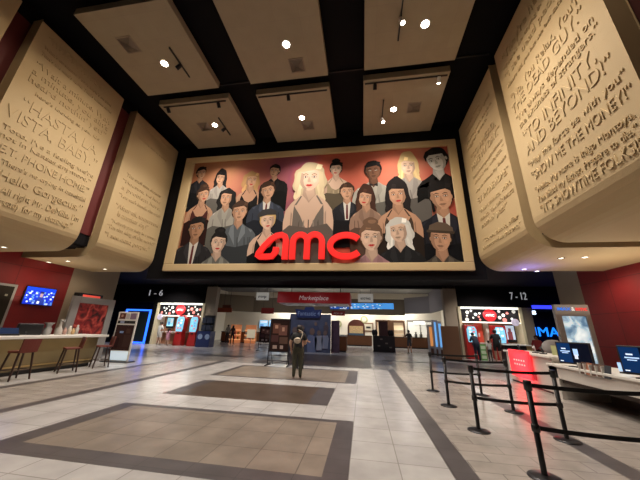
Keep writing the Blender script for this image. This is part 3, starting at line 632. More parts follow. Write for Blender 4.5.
def flush_people():
    bpy.context.view_layer.update(); dg = bpy.context.evaluated_depsgraph_get()
    for o, t, J, E_, cols, skin, shorts, sleeves in FIG:
        me = bpy.data.meshes.new_from_object(o.evaluated_get(dg)); bpy.data.objects.remove(o); me.name = 'body'
        me.materials.clear()
        for m in (skin, cols[0], cols[1], cols[2]): me.materials.append(m)
        for p in me.polygons:
            c = p.center; best = None
            for a, b_ in E_:
                A, B = J[a], J[b_]; ab = B - A; u = max(0, min(1, (c - A).dot(ab) / max(ab.length_squared, 1e-9))); dd = (A + ab * u - c).length
                if best is None or dd < best[0]: best = (dd, a, b_, u)
            _, a, b_, u = best; a3, b3 = a[:3], b_[:3]; mi = 0
            if (a3, b3) in (('pel', 'wai'), ('wai', 'che'), ('che', 'sho')): mi = 1
            elif (a3, b3) == ('che', 'nec'): mi = 1 if u < .97 else 0
            elif (a3, b3) == ('sho', 'elb'): mi = 1 if (sleeves == 'long' or u < .7) else 0
            elif (a3, b3) == ('elb', 'wri'): mi = 1 if sleeves == 'long' and u < .95 else 0
            elif (a3, b3) in (('pel', 'hip'),): mi = 2
            elif (a3, b3) == ('hip', 'kne'): mi = 2 if not shorts or u < .85 else 0
            elif (a3, b3) == ('kne', 'ank'): mi = 0 if shorts else 2
            elif (a3, b3) == ('ank', 'toe'): mi = 3
            if a3 == 'pel' and b3 == 'wai' and u < .25: mi = 2
            p.material_index = mi; p.use_smooth = True
        n = bpy.data.objects.new('body', me); COL.objects.link(n); n.parent = t
    FIG.clear()
F = lambda n, c, r=.8: M('cloth_' + n, c, r)
blk, dgrey, navy, whitec, pink, redc, olive, khaki = F('black', (.012, .012, .014)), F('charcoal', (.05, .05, .055)), F('navy', (.015, .02, .045)), F('white', (.62, .60, .57)), F('pink', (.6, .28, .38)), F('red', (.3, .02, .025)), F('olive', (.05, .048, .03)), F('tan', (.35, .25, .16))
# visitor in the middle, seen from behind, with a small shoulder bag
t, k, J = person('person standing mid-lobby with back turned, black t-shirt, dark olive trousers and pale shoulder bag', (-2.2, 9.6, 0), .12, 1.70, (blk, olive, M('shoe_tan', (.38, .28, .2), .6)), 'short',
    pose={'elbr': (.25, .04, 1.13), 'wrir': (.16, .22, 1.05), 'palr': (.12, .28, 1.05), 'elbl': (-.27, -.03, 1.12), 'wril': (-.25, .05, .90)}, fat=1.35)
bag = thing('shoulder_bag', 'pale cream crossbody bag worn on the back of the person in black', 'bag', (-2.2, 9.42, 1.2), .12)
MB().ell((0, -.03, 0), (.125, .05, .1)).build('pouch', F('bag_cream', (.55, .46, .36)), bag)
MB().tube([(.12, -.05, .06), (.17, -.03, .2), (.13, .03, .3), (0, .1, .34)], .016, 8).build('strap', F('strap_cream', (.4, .33, .26)), bag)
MB().tube([(-.1, -.075, .04), (.1, -.075, .04)], .006, 6).build('zip', steel, bag)
person('person mostly hidden behind the visitor with the pale bag, all in black', (-2.6, 11.8, 0), .1, 1.64, (blk, blk, blk), 'short', pose={'elbr': (.26, .08, 1.13), 'wrir': (.33, .28, 1.08), 'palr': (.34, .34, 1.08)})
person('person in white top and shorts by the left ticket machines beside a child', (-15.9, 20.2, 0), -.3, 1.72, (whitec, whitec, F('shoe_white', (.5, .5, .5))), 'bun', M('hair_brown', (.05, .03, .02)), shorts=True,
    pose={'elbr': (.27, .06, 1.13), 'wrir': (.36, .18, .95), 'palr': (.40, .22, .90), 'elbl': (-.27, .05, 1.1), 'wril': (-.22, .2, 1.1), 'pall': (-.2, .26, 1.12), 'kner': (.16, .05, .48), 'ankr': (.22, -.02, .075), 'toer': (.28, .13, .035)}, fat=1.45)
person('child in pink dress between the grown-up in white and a ticket machine', (-15.05, 20.1, 0), -.2, 1.28, (pink, pink, F('shoe_white', (.5, .5, .5))), 'long', M('hair_brown', (.05, .03, .02)), shorts=True,
    pose={'elbr': (.30, .03, 1.25), 'wrir': (.48, .08, 1.18), 'palr': (.55, .09, 1.18), 'elbl': (-.27, .05, 1.15), 'wril': (-.34, .08, 1.02), 'pall': (-.38, .1, .98), 'ankr': (.15, -.03, .075), 'ankl': (-.16, -.03, .075)}, fat=1.5)
p = P(217, 346, z=0)
person('person in grey top at the snack counter on the left', (-13.2, 26.2, 0), 0, 1.72, (F('grey', (.3, .3, .27)), dgrey, blk), 'short', sleeves='long')
person('person with long dark hair and dark clothes walking by the snack counter', (-11.9, 24.6, 0), .2, 1.66, (F('plum', (.05, .03, .045)), blk, blk), 'long', pose={'kner': (.1, .12, .5), 'ankr': (.11, .16, .08), 'toer': (.12, .3, .04), 'anll': (0, 0, 0)} and {'kner': (.1, .12, .5), 'ankr': (.11, .16, .08), 'toer': (.12, .3, .04)})
person('cashier in black standing before the blue screens of the concession', (-10.0, 28.2, 0), 2.9, 1.7, (blk, blk, blk), 'short', sleeves='long')
person('person in black standing right of the dark display cart, arm bent', (3.5, 22.8, 0), .2, 1.7, (blk, dgrey, F('shoe_white', (.5, .5, .5))), 'short', shorts=True, pose={'elbl': (-.27, .05, 1.13), 'wril': (-.36, .16, 1.2), 'pall': (-.38, .2, 1.27)})
# at the ticket machines on the right
person('person in dark navy leaning towards the leftmost ticket machine of the right bay', (6.95, 19.1, 0), .15, 1.72, (navy, navy, blk), 'short', sleeves='long',
    pose={'che': (0, .12, 1.27), 'nec': (0, .21, 1.41), 'hea': (0, .28, 1.5), 'cro': (0, .32, 1.57), 'nos': (0, .35, 1.46), 'shor': (.165, .16, 1.35), 'shol': (-.165, .16, 1.35), 'elbr': (.2, .25, 1.12), 'wrir': (.16, .45, 1.15), 'palr': (.14, .52, 1.17), 'elbl': (-.2, .25, 1.12), 'wril': (-.12, .45, 1.18), 'pall': (-.1, .52, 1.2)}, fat=1.3)
person('tall person in black t-shirt and black shorts at the right ticket machines', (8.15, 19.2, 0), -.1, 1.88, (blk, blk, F('shoe_tan2', (.3, .2, .15))), 'short', shorts=True, pose={'elbl': (-.26, .1, 1.13), 'wril': (-.2, .3, 1.15), 'pall': (-.18, .36, 1.17)}, fat=1.3)
person('small child in white beside the tall person in black shorts', (7.72, 19.25, 0), .1, 1.22, (whitec, dgrey, blk), 'short')
person('person in dark red top and white trousers waiting left of the leaning person', (5.65, 19.6, 0), -.9, 1.45, (redc, whitec, blk), 'long')
person('clerk in red and white checked shirt behind the white counter', (8.6, 15.8, 0), 2.7, 1.62, (F('check', (.45, .06, .07)), blk, blk), 'short', M('hair_brown', (.05, .03, .02)))

# ================================================================= QUEUE BARRIERS
rub = M('belt_webbing', (.012, .012, .013), .75)
def stanchion(loc, label, belt=None, lean=0):
    t = thing('queue_stanchion', label, 'queue barrier post', loc, 0, None)
    MB().lathe([(.0001, .035), (.05, .035), (.15, .022), (.175, .012), (.18, 0), (.0001, 0)], n=28).build('base', steel, t)
    MB().lathe([(.032, .03), (.032, .99), (.0001, .99)], n=16).build('pole', black2, t)
    c = MB().lathe([(.0001, 1.04), (.042, 1.04), (.046, 1.03), (.046, .93), (.036, .92)], n=16).build('belt_cassette', black2, t)
    MB().lathe([(.036, .55), (.045, .545), (.045, .47), (.036, .465)], n=16).build('lower_cassette', black2, t)
    if belt:
        for z, nm in ((.985, 'belt'), (.508, 'belt')):
            n = 12; mb = MB(); vs = []; dx, dy = belt[0] - loc[0], belt[1] - loc[1]; l = math.hypot(dx, dy); nx, ny = -dy / l * .003, dx / l * .003
            for i in range(n + 1):
                u = i / n; u2 = (.045 + u * (l - .09)) / l; zz = z - .02 * 4 * u * (1 - u)
                vs += [(dx * u2 - nx, dy * u2 - ny, zz - .024), (dx * u2 + nx, dy * u2 + ny, zz - .024), (dx * u2 + nx, dy * u2 + ny, zz + .024), (dx * u2 - nx, dy * u2 - ny, zz + .024)]
            fs = [(3, 2, 1, 0), (4 * n, 4 * n + 1, 4 * n + 2, 4 * n + 3)] + [(4 * i + a, 4 * i + (a + 1) % 4, 4 * i + 4 + (a + 1) % 4, 4 * i + 4 + a) for i in range(n) for a in range(4)]
            mb.add(vs, fs).build(nm, rub, t)
        MB().box((-.03, -.03, .0), (.03, .03, .0)) 
    return t
RW = [(3.2, 8.92), (3.22, 7.29), (3.23, 5.67), (3.5, 4.12)]
LWs = [(1.95, 9.04), (1.92, 7.42), (1.95, 5.8), (2.1, 4.26)]
LL = ['farthest of the four left-hand posts', 'second farthest of the left-hand posts', 'second nearest of the left-hand posts', 'nearest post, at the bottom of the picture']
RL = ['farthest of the right-hand posts', 'middle one of the right-hand posts', 'right-hand post standing on the dark floor stripe', 'post at the right picture edge']
for a, b_, l1, l2 in zip(LWs, RW, LL, RL):
    stanchion((*a, 0), 'black queue barrier, ' + l1, b_)
    stanchion((*b_, 0), 'black queue barrier, ' + l2)

# ================================================================= LEFT BAR
goldp = M('bar_front', (.17, .13, .065), .55, vary=.25, bs=2)
bar = thing('bar_counter', 'long bar counter with white top along the left wall', 'bar counter', (-10.6, 6.4, 0))
MB().box((-.55, -4.5, 1.04), (.6, 3.5, 1.12)).build('countertop', white, bar); bevel(bar.children[0], .012)
MB().box((-.35, -4.4, .12), (.3, 3.35, 1.04)).build('front_panel', goldp, bar)
MB().box((-.3, -4.35, 0), (.22, 3.3, .12)).build('plinth', black2, bar)
mb = MB()
mb.box((.3, -4.4, .22), (.33, 3.35, .26)); mb.build('trim_strip', M('brass', (.5, .36, .16), .4, .6), bar)
area('bar_glow', (-9.95, 6.4, 1.0), .05, 7, (1, .75, .4), (0, math.radians(25), 0), 6)
seatm = M('oxblood_leather', (.13, .022, .014), .5); legm = M('stool_leg', (.035, .014, .010), .45)
def stool(loc, rz, label):
    t = thing('bar_stool', label, 'bar stool', loc, rz, None)
    bevel(MB().box((-.21, -.2, .70), (.21, .2, .76)).build('seat', seatm, t), .02)
    mb = MB(); n = 6
    vs = []
    for i in range(n + 1):
        x = -.22 + .44 * i / n; y = -.2 - .03 * (1 - (2 * i / n - 1) ** 2)
        vs += [(x, y, .72), (x, y - .03, .72), (x * 1.02, y - .07, 1.08), (x * 1.02, y - .04, 1.08)]
    fs = [(0, 1, 2, 3), (4 * n + 3, 4 * n + 2, 4 * n + 1, 4 * n)] + [(4 * i + a, 4 * i + 4 + a, 4 * i + 4 + (a + 1) % 4, 4 * i + (a + 1) % 4) for i in range(n) for a in range(4)]
    mb.add(vs, fs).build('backrest', seatm, t)
    for sx in (-1, 1):
        for sy in (-1, 1):
            MB().tube([(sx * .17, sy * .16, .70), (sx * .24, sy * .23, 0)], [.027, .022], 8).build('leg', legm, t)
    for a, b_ in (((-.215, -.2), (.215, -.2)), ((-.215, .2), (.215, .2)), ((-.215, -.2), (-.215, .2)), ((.215, -.2), (.215, .2))):
        MB().tube([(*a, .26), (*b_, .26)], .011, 8).build('footrest', legm, t)
    return t
stool((-9.62, 6.85, 0), math.radians(90), 'dark red bar stool seen from behind, nearest one on the left edge')
stool((-9.68, 8.3, 0), math.radians(150), 'dark red bar stool in the middle of the three, seat turned along the bar')
stool((-9.7, 9.5, 0), math.radians(150), 'dark red bar stool farthest along the bar next to the poster stand')
stool((-9.7, 5.3, 0), math.radians(90), 'dark red bar stool cut off at the left picture edge')

# wall screens
def lines_text(): pass
def wallpanel_X(name, label, cat, c4, X, sign, frame_mat, img, depth=.06, border=.03, mat='screen'):
    """flat framed thing on a plane of constant X; c4=(y0,y1,z0,z1)"""
    y0, y1, z0, z1 = c4; t = thing(name, label, cat, (X, (y0 + y1) / 2, z0)); w2 = (y1 - y0) / 2; h = z1 - z0
    bevel(MB().box((0, -w2, 0), (sign * depth, w2, h)).build('frame', frame_mat, t), .008)
    mb = MB(); x = sign * (depth + .004)
    for k, (a0, a1, b0, b1, c) in enumerate(img):   # fractions of the picture
        xx = x + sign * .001 * k; ya, yb = -w2 + border + (2 * w2 - 2 * border) * a0, -w2 + border + (2 * w2 - 2 * border) * a1
        za, zb = border + (h - 2 * border) * b0, border + (h - 2 * border) * b1
        mb.add([(xx, ya, za), (xx, yb, za), (xx, yb, zb), (xx, ya, zb)], [(0, 1, 2, 3) if sign > 0 else (3, 2, 1, 0)], c)
    mb.build('picture', mat, t); return t
rnd = random.Random(3)
img = [(0, 1, 0, 1, (.01, .03, .5)), (0, 1, .82, 1, (.01, .05, .75))]
for i in range(60):
    a, b_ = rnd.random() * .95, rnd.random() * .72
    if .38 < a < .58: continue
    img.append((a, a + .06, b_, b_ + .09, rnd.choice([(.4, .6, .85), (.7, .8, .9), (.1, .25, .6), (.05, .1, .4)])))
img += [(.42, .6, 0, .45, (.02, .04, .3)), (.36, .66, .0, .3, (.02, .04, .3)), (.46, .56, .45, .7, (.35, .25, .3)), (.45, .57, .66, .78, (.02, .02, .1)), (.42, .5, .05, .2, (.7, .8, .9))]
wallpanel_X('wall_television', 'flat television with bright blue picture of a seated figure on the red wall', 'television', (9.4, 10.6, 2.2, 2.98), -14.18, 1, black2, img)
img = [(0, 1, 0, 1, (.03, .025, .02))] + [(a, a + .06, b_, b_ + .05, c) for a, b_, c in [(.7, .6, (.6, .55, .5)), (.8, .3, (.7, .68, .65)), (.5, .8, (.3, .28, .2)), (.85, .75, (.4, .38, .3)), (.72, .45, (.5, .4, .3))]]
wallpanel_X('framed_poster', 'dark poster in a grey frame on the red wall, cut by the left picture edge', 'poster', (7.4, 9.1, 1.2, 2.95), -14.18, 1, grey, img, border=.09, mat='print')
# small dark sloping screen + shelf with machines on the beige wall
wallpanel_X('wall_monitor', 'small dark monitor with a red strip high on the beige wall', 'monitor', (11.45, 12.7, 2.35, 2.95), -14.18, 1, black2, [(0, 1, 0, 1, (.01, .01, .012)), (.1, .9, .72, .92, (.5, .06, .04)), (.1, .35, .06, .2, (.8, .6, .45)), (.35, .5, .42, .56, (.7, .7, .7))], depth=.35)
# red film poster in a thick grey display frame
t = thing('poster_display', 'free-standing grey framed display with a red smoky poster behind the bar end', 'poster display', (-12, 10.75, 0))
for a, b_ in (((-.12, -1.0, .0), (.0, -.7, 2.62)), ((-.12, .70, .0), (.0, 1.0, 2.62)), ((-.12, -.7, 2.35), (.0, .7, 2.62)), ((-.12, -.7, 0), (.0, .7, .95))):
    bevel(MB().box(a, b_).build('frame_rail', grey, t), .01)
pm = bpy.data.materials.new('red_smoke_print'); pm.use_nodes = True; nt = pm.node_tree; b = nt.nodes['Principled BSDF']
tc = nt.nodes.new('ShaderNodeTexCoord'); nz = nt.nodes.new('ShaderNodeTexNoise'); nz.inputs['Scale'].default_value = 2.6; nz.inputs['Detail'].default_value = 6; nz.inputs['Distortion'].default_value = 1.2
cr = nt.nodes.new('ShaderNodeValToRGB'); nt.links.new(tc.outputs['Object'], nz.inputs['Vector']); nt.links.new(nz.outputs['Fac'], cr.inputs[0]); e = cr.color_ramp.elements
e[0].position = .34; e[0].color = (.02, .005, .005, 1); e[1].position = .72; e[1].color = (.6, .12, .08, 1); k_ = e.new(.52); k_.color = (.22, .015, .015, 1)
nt.links.new(cr.outputs[0], b.inputs['Base Color']); nt.links.new(cr.outputs[0], b.inputs['Emission Color']); b.inputs['Emission Strength'].default_value = .12; MATS['red_smoke_print'] = pm
MB().box((-.1, -.7, .95), (-.03, .7, 2.35)).build('poster', 'red_smoke_print', t)
# white poster stand facing the camera
t = thing('poster_stand', 'tall white poster stand on a black base at the end of the bar', 'poster stand', (-10.38, 11, 0), math.radians(2))
bevel(MB().box((-.62, -.25, 0), (.62, .25, .03)).build('base', steel, t), .006)
mb = MB().box((-.48, -.03, .03), (.48, .03, 2.06)); bevel(mb.build('board', white, t), .008)
mb = MB(); 
for k_, (x0, x1, z0, z1, c) in enumerate([(-.43, .43, .46, 1.5, (.045, .02, .018)), (-.43, .43, 1.56, 1.68, (.03, .03, .03)), (-.4, -.1, 1.75, 2.0, (.14, .05, .04)), (.13, .42, 1.75, 2.0, (.25, .17, .24)), (-.08, .1, 1.76, 1.98, (.5, .46, .46)), (-.32, -.22, 1.84, 1.94, (.5, .3, .22)), (-.3, -.1, 1.57, 1.67, (.3, .35, .5)), (-.2, -.02, 1.16, 1.24, (.25, .35, .6)), (.05, .4, .6, 1.1, (.06, .03, .025)), (.1, .3, 1.15, 1.35, (.08, .04, .03)), (-.4, -.15, .55, .95, (.03, .012, .012))]):
    mb.add([(x0, -.034 - k_ * .0006, z0), (x1, -.034 - k_ * .0006, z0), (x1, -.034 - k_ * .0006, z1), (x0, -.034 - k_ * .0006, z1)], [(0, 1, 2, 3)], c)
mb.build('poster', 'print', t)
MB().box((-.42, -.04, .07), (.42, -.031, .42)).build('lit_panel', M('pale_lit', (.6, .68, .72), .3, emit=(.6, .75, .85), es=.55), t)

# things on the bar
def on_bar(px_, X=-10.6): return P(px_, 334, X=X).y
t = thing('card_terminal', 'dark till screen with a bluish glow at the left end of the bar', 'till', (-10.7, on_bar(8, -10.7), 1.12), math.radians(60))
MB().box((-.24, -.16, 0), (.24, .2, .05)).build('base', black2, t); mb = MB(); mb.prism([(-.22, .05), (.22, .05), (.19, .22), (-.19, .22)], lambda a, b_: (a, -.02 + b_ * .3, b_), lambda a, b_: (a, .02 + b_ * .3, b_)); mb.build('screen', M('till_screen', (.015, .02, .04), .2, emit=(.01, .02, .05), es=1), t)
t = thing('coffee_machine', 'black coffee machine with a steel boiler on the bar', 'coffee machine', (-10.9, on_bar(33, -10.9), 1.12), math.radians(60))
bevel(MB().box((-.42, -.2, 0), (.18, .2, .36)).build('housing', black2, t), .03); MB().lathe([(.11, 0), (.11, .2), (.07, .26), (.09, .34), (.15, .4), (.0001, .4)], (.32, 0, 0)).build('boiler', grey, t)
MB().tube([(-.2, -.25, .1), (-.2, -.32, .1), (-.2, -.34, .02)], .015, 8).build('spout', steel, t)
t = thing('glass_dispenser', 'tall pale drink dispenser with a slender tap on the bar', 'dispenser', (-10.6, on_bar(58, -10.6), 1.12))
MB().lathe([(.09, 0), (.1, .05), (.09, .2), (.04, .27), (.035, .46), (.06, .5), (.0001, .52)]).build('column', M('pale_glass', (.5, .46, .42), .2), t); MB().tube([(.03, 0, .44), (.12, 0, .5), (.13, 0, .42)], .018, 8).build('tap', grey, t)
for i, (dy, c, h, lb) in enumerate([(.3, (.55, .33, .28), .24, 'pink'), (.48, (.65, .6, .5), .3, 'cream'), (.62, (.6, .4, .2), .22, 'amber'), (.76, (.55, .52, .5), .34, 'silver')]):
    tag(MB().lathe([(.0001, 0), (.055, 0), (.06, h * .6), (.03, h * .78), (.025, h), (.0001, h)], n=14).build('bottle', M('bottle_' + lb, c, .3), None, (-10.8, on_bar(56 + dy * 26, -10.8), 1.12)), lb + ' bottle standing on the bar right of the tall dispenser', 'bottle')
t = thing('back_shelf', 'dark back-bar shelf with two levels against the beige wall', 'shelf', (-13.9, 12.1, 0))
for z in (.9, 1.45, 2.0): MB().box((-.25, -.6, z), (.25, .6, z + .05)).build('shelf_board', steel, t)
MB().box((-.28, -.6, 0), (-.22, .6, 2.05)).build('back_panel', black2, t)
for i, dy in enumerate((-.4, -.1, .25)):
    tag(MB().lathe([(.0001, 0), (.06, 0), (.07, .2), (.03, .3), (.0001, .3)], n=12).build('bottle', M('bottle_silver', (.5, .5, .5), .3), None, (-13.85, 12.1 + dy, 1.5)), 'bottle on the back-bar shelf, ' + ('left', 'middle', 'right')[i] + ' of three', 'bottle')

# ================================================================= SIGNS ON THE FASCIA
def sign_text(name, label, s, px0, px1, pyb, cap, Y, mat, dep=.04):
    a, b_ = P(px0, pyb, Y=Y), P(px1, pyb, Y=Y); t = thing(name, label, 'sign', (a.x, Y, a.z))
    text('lettering', s, b_.x - a.x, cap, (0, 0, 0), (1, 0, 0), (0, 0, 1), mat, dep, t); return t
offw = M('sign_white', (.75, .75, .75), .4, emit=(.7, .7, .75), es=.35)
sign_text('direction_sign', 'white 1-6 number sign high on the black fascia at left', '1 - 6', 149, 162.5, 295.5, .48, 21.0, offw)
sign_text('direction_sign', 'white 7-12 number sign high on the black fascia at right', '7 - 12', 510.5, 527, 299.5, .50, 21.0, offw)
blueem = M('blue_neon', (.0, .05, .3), .4, emit=(.02, .12, 1.0), es=3.0)
# blue outlined doorway on the left
t = thing('neon_door_frame', 'doorway outlined with a glowing blue strip under the 1-6 sign', 'doorway', (-18.95, 21.0, 0))
MB().box((-1.15, .1, 0), (1.05, .16, 2.6)).build('door_panel', M('dark_green_panel', (.012, .02, .018), .5), t)
for a, b_ in (((-1.25, 0, 2.6), (1.15, .1, 2.72)), ((1.03, 0, .04), (1.15, .1, 2.6)), ((-1.25, 0, 0.02), (1.15, .1, .12)), ((-1.25, 0, .12), (-1.13, .1, 2.6))): MB().box(a, b_).build('light_strip', blueem, t)
l = area('blue_wash', (-18.9, 20.8, 1.4), 1.5, 5, (.1, .3, 1), (math.radians(-90), 0, 0))
# right corridor: blue strip, IMAX sign
t = thing('blue_light_strip', 'glowing blue light strip under the fascia right of the 7-12 sign', 'light strip', (12.6, 20.9, 3.45))
MB().box((-1.05, -.05, -.1), (2.2, .05, .12)).build('tube', M('blue_strip', (0, .02, .4), .4, emit=(.03, .04, 1.0), es=2.0), t); MB().box((-1.1, .05, -.12), (2.25, .09, .14)).build('housing', steel, t)
area('blue_wash', (12.6, 21.8, 3.0), 1.5, 30, (.15, .25, 1), (0, 0, 0))
t = thing('cinema_sign', 'glowing blue IMAX lettering on a dark navy wall', 'sign', (13.6, 24.5, 1.75))
text('lettering', 'IMAX', 2.45, .68, (-.3, -.06, -.2), (1, 0, 0), (0, 0, 1), M('blue_letters', (0, .1, .5), .4, emit=(.01, .22, 1), es=1.6), .06, t)
MB().box((-1.2, -.06, -1.7), (4.6, .0, 1.6)).build('backboard', M('navy_board', (.005, .008, .03), .4), t)
for i, px_ in enumerate((532, 536.5)):
    p = P(px_, 312, Y=21.2); t = thing('wall_lamp', 'small bright lamp under the fascia by the blue strip, ' + ('left one', 'right one')[i], 'lamp', (p.x, 21.5, p.z))
    MB().lathe([(.0001, -.14), (.11, -.14), (.09, .1), (.0001, .12)], n=14).build('lamp', M('cool_lamp', (1, 1, 1), .3, emit=(.6, .75, 1), es=3), t); MB().lathe([(.1, .1), (.12, .16), (.0001, .17)], n=12).build('cap', steel, t)

# small cluster of things used in both ticket bays
screenblue = M('kiosk_screen', (.3, .6, .75), .2, emit=(.35, .72, .9), es=.9)
kred = M('kiosk_red', (.45, .02, .02), .35); korange = M('red_orange_panel', (.6, .07, .04), .5, emit=(.6, .06, .03), es=.18)
def bay(x0, x1, zt, side):
    w_ = x1 - x0; t = thing('ticket_bay', 'lit ticket bay with black bubble-pattern header, ' + side, 'ticket bay', ((x0 + x1) / 2, 21.0, 0))
    h = w_ / 2
    MB().box((-h, .9, 0), (h, 1.0, zt)).build('back_panel', M('bay_back', (.35, .16, .09), .6), t)
    for s_ in (-1, 1): MB().box((s_ * h - .09, -.12, 0), (s_ * h + .09, .9, zt)).build('side_post', M('bay_cream', (.62, .55, .38), .6, emit=(.6, .5, .3), es=.12), t)
    MB().box((-h + .09, -.05, zt - .14), (h - .09, .9, zt)).build('top_light', M('bay_light', (1, 1, 1), .3, emit=(1, .97, .85), es=1.3), t)
    MB().box((-h + .09, -.04, zt - 1.08), (h - .09, .1, zt - 1.0)).build('light_rail', M('bay_rail', (1, 1, 1), .3, emit=(1, .95, .8), es=1.1), t)
    rn = random.Random(int(w_ * 10) + (5 if x0 > 0 else 0)); mb = MB().box((-h + .09, .02, zt - 1.0), (h - .09, .12, zt - .14), (.012, .011, .012)); spots = []
    for _ in range(300):
        a, b_ = rn.uniform(-h + .3, h - .3), rn.uniform(zt - .88, zt - .27); r = rn.uniform(.06, .15)
        if abs(a) < .62 or any((a - p[0]) ** 2 + (b_ - p[1]) ** 2 < (r + p[2] + .05) ** 2 for p in spots): continue
        spots.append((a, b_, r)); c = rn.choice([(.75, .75, .72), (.75, .75, .72), (.5, .62, .66), (.65, .2, .18), (.6, .6, .55)])
        mb.add([(a + r * math.cos(q * .524), -.0 - .004 * 1, b_ + r * math.sin(q * .524)) for q in range(12)], [tuple(range(12))], c)
    mb.build('header', 'backlit', t)
    MB().tube([(0, -.08, zt - .55), (0, .0, zt - .55)], .42, 28).build('round_badge', M('badge_red', (.6, .02, .03), .4, emit=(.8, .03, .03), es=.45), t)
    bd = MB(); logo_o = thing('x', None, None) if 0 else None
    logo(t, -.3, zt - .64, .12, -.1, -.082, M('badge_white', (.8, .8, .8), .5, emit=(.8, .8, .8), es=.6), 'badge_letter')
    MB().box((-h + .1, .3, .95), (h - .1, .85, 1.02)).build('shelf', white, t)
    MB().tube([(-h + .35, -.12, zt - 1.15), (-h + .35, -.05, zt - 1.15)] if side.startswith('left') else [(h - .45, -.12, zt - 1.0), (h - .45, -.05, zt - 1.0)], .24, 20).build('round_sticker', M('sticker', (.6, .55, .7), .5, vary=.5, bs=9, emit=(.5, .45, .6), es=.3), t)
    return t
bay(-17.1, -12.95, 3.3, 'left of the two, behind the person in white')
bay(6.8, 10.75, 3.4, 'right of the two, below the 7-12 sign')
area('bay_light_left', (-15.0, 20.9, 3.0), 3.5, 60, (1, .93, .8), (math.radians(-20), 0, 0), .4)
area('bay_light_right', (8.8, 20.9, 3.05), 3.5, 60, (1, .93, .8), (math.radians(-20), 0, 0), .4)
def kiosk(x, y, label, tall=2.3, curved=True, screen=screenblue):
    t = thing('ticket_kiosk', label, 'ticket kiosk', (x, y, 0))
    body = [(-.36, 0), (.36, 0), (.33, .55), (.24, .95), (.34, 1.1), (.36, tall - .25), (.25, tall - .03), (0, tall + .03), (-.25, tall - .03), (-.36, tall - .25), (-.34, 1.1), (-.24, .95), (-.33, .55)] if curved else [(-.42, 0), (.42, 0), (.42, tall), (-.42, tall)]
    mb = MB(); mb.prism(body, lambda a, b_: (a, -.14 if b_ > 1 else -.22, b_), lambda a, b_: (a, .3, b_)); bevel(mb.build('cabinet', kred, t), .02)
    sc = [(-.26, 1.05), (.26, 1.05), (.3, 1.3), (.3, tall - .3), (.2, tall - .1), (-.2, tall - .1), (-.3, tall - .3), (-.3, 1.3)]
    mb = MB(); mb.prism(sc, lambda a, b_: (a, -.235, b_), lambda a, b_: (a, -.13, b_), (.17, .42, .56)); rn = random.Random(int(x * 10))
    for r_ in range(4):
        for c_ in range(2):
            a, z = -.18 + c_ * .22, 1.25 + r_ * .2
            mb.box((a, -.245, z), (a + .14, -.24, z + .12), rn.choice([(.1, .3, .55), (.5, .15, .2), (.75, .8, .8), (.2, .5, .6)]))
    mb.build('screen', 'screen', t)
    MB().box((-.1, -.27, .88), (.1, -.2, .98)).build('card_slot', black2, t)
    return t
kiosk(-14.6, 20.85, 'red curved ticket kiosk in the middle of the left bay')
kiosk(-13.4, 20.85, 'red curved ticket kiosk by the right post of the left bay')
def board(name, label, cat, x0, x1, y, z0, z1, mat, parts=(), depth=.06, partname='panel'):
    t = thing(name, label, cat, ((x0 + x1) / 2, y, z0)); h = (x1 - x0) / 2
    bevel(MB().box((-h, 0, 0), (h, depth, z1 - z0)).build(partname, mat, t), .006)
    mb = MB(); H_ = z1 - z0
    for k_, (a0, a1, b0, b1, c) in enumerate(parts):
        yy = -.003 - k_ * .0012; A0, A1 = -h + 2 * h * a0, -h + 2 * h * a1
        mb.add([(A0, yy, H_ * b0), (A1, yy, H_ * b0), (A1, yy, H_ * b1), (A0, yy, H_ * b1)], [(0, 1, 2, 3)], c)
    if parts: mb.build('picture', 'backlit' if 'lit' in name else 'print', t)
    return t
board('lit_screen', 'small lit screen in a dark case at the left of the left bay', 'screen', -16.55, -15.9, 21.6, 1.25, 2.15, black2, [(.05, .95, .2, .95, (.3, .65, .8)), (.2, .5, .3, .6, (.1, .3, .6)), (.55, .85, .5, .85, (.7, .8, .85))])
board('wall_banner', 'red-orange wall banner between the small screen and the middle kiosk of the left bay', 'banner', -15.8, -15.3, 21.8, 1.0, 2.2, korange)
board('wall_banner', 'red-orange wall banner between the two kiosks of the left bay', 'banner', -14.4, -13.85, 21.8, 1.0, 2.2, korange, [(.4, .7, .7, .9, (.8, .8, .8))])
# right bay
kiosk(7.25, 20.6, 'ticket kiosk with wide screen behind the leaning person', 2.15, False)
kiosk(9.0, 20.6, 'ticket kiosk with wide screen behind the tall person in black', 2.15, False)
board('lit_screen', 'lit screen showing a dark red figure at the right of the right bay', 'screen', 9.75, 10.5, 21.5, 1.1, 2.25, black2, [(.1, .9, .15, .95, (.5, .6, .75)), (.3, .7, .15, .6, (.2, .05, .06)), (.38, .62, .5, .8, (.15, .05, .05))])
board('wall_banner', 'red-orange slanted banner between the two kiosks of the right bay', 'banner', 7.9, 8.4, 21.6, 1.0, 2.3, korange, [(.4, .6, .3, .5, (.8, .7, .65))])
board('wall_banner', 'red-orange banner left of the screen with the dark red figure', 'banner', 9.4, 9.7, 21.7, 1.0, 2.2, korange)
board('green_floor_stand', 'green and white floor stand between the leaning person and the child', 'floor stand', 7.45, 7.8, 19.9, 0, .95, M('stand_green', (.16, .4, .12), .6), [(.1, .9, .1, .3, (.6, .7, .5)), (.1, .9, .4, .6, (.6, .7, .5)), (.1, .9, .7, .9, (.6, .7, .5))])
t = thing('service_desk', 'dark desk with a pale top beside the tall person in black', 'desk', (9.6, 19.9, 0)); MB().box((-.9, -.4, .96), (.9, .4, 1.02)).build('desktop', white, t); MB().box((-.85, -.35, 0), (.4, .35, .96)).build('front_panel', black2, t); MB().box((.4, -.35, 0), (.85, .35, .96)).build('side_panel', M('tan_panel', (.4, .25, .1), .6), t)
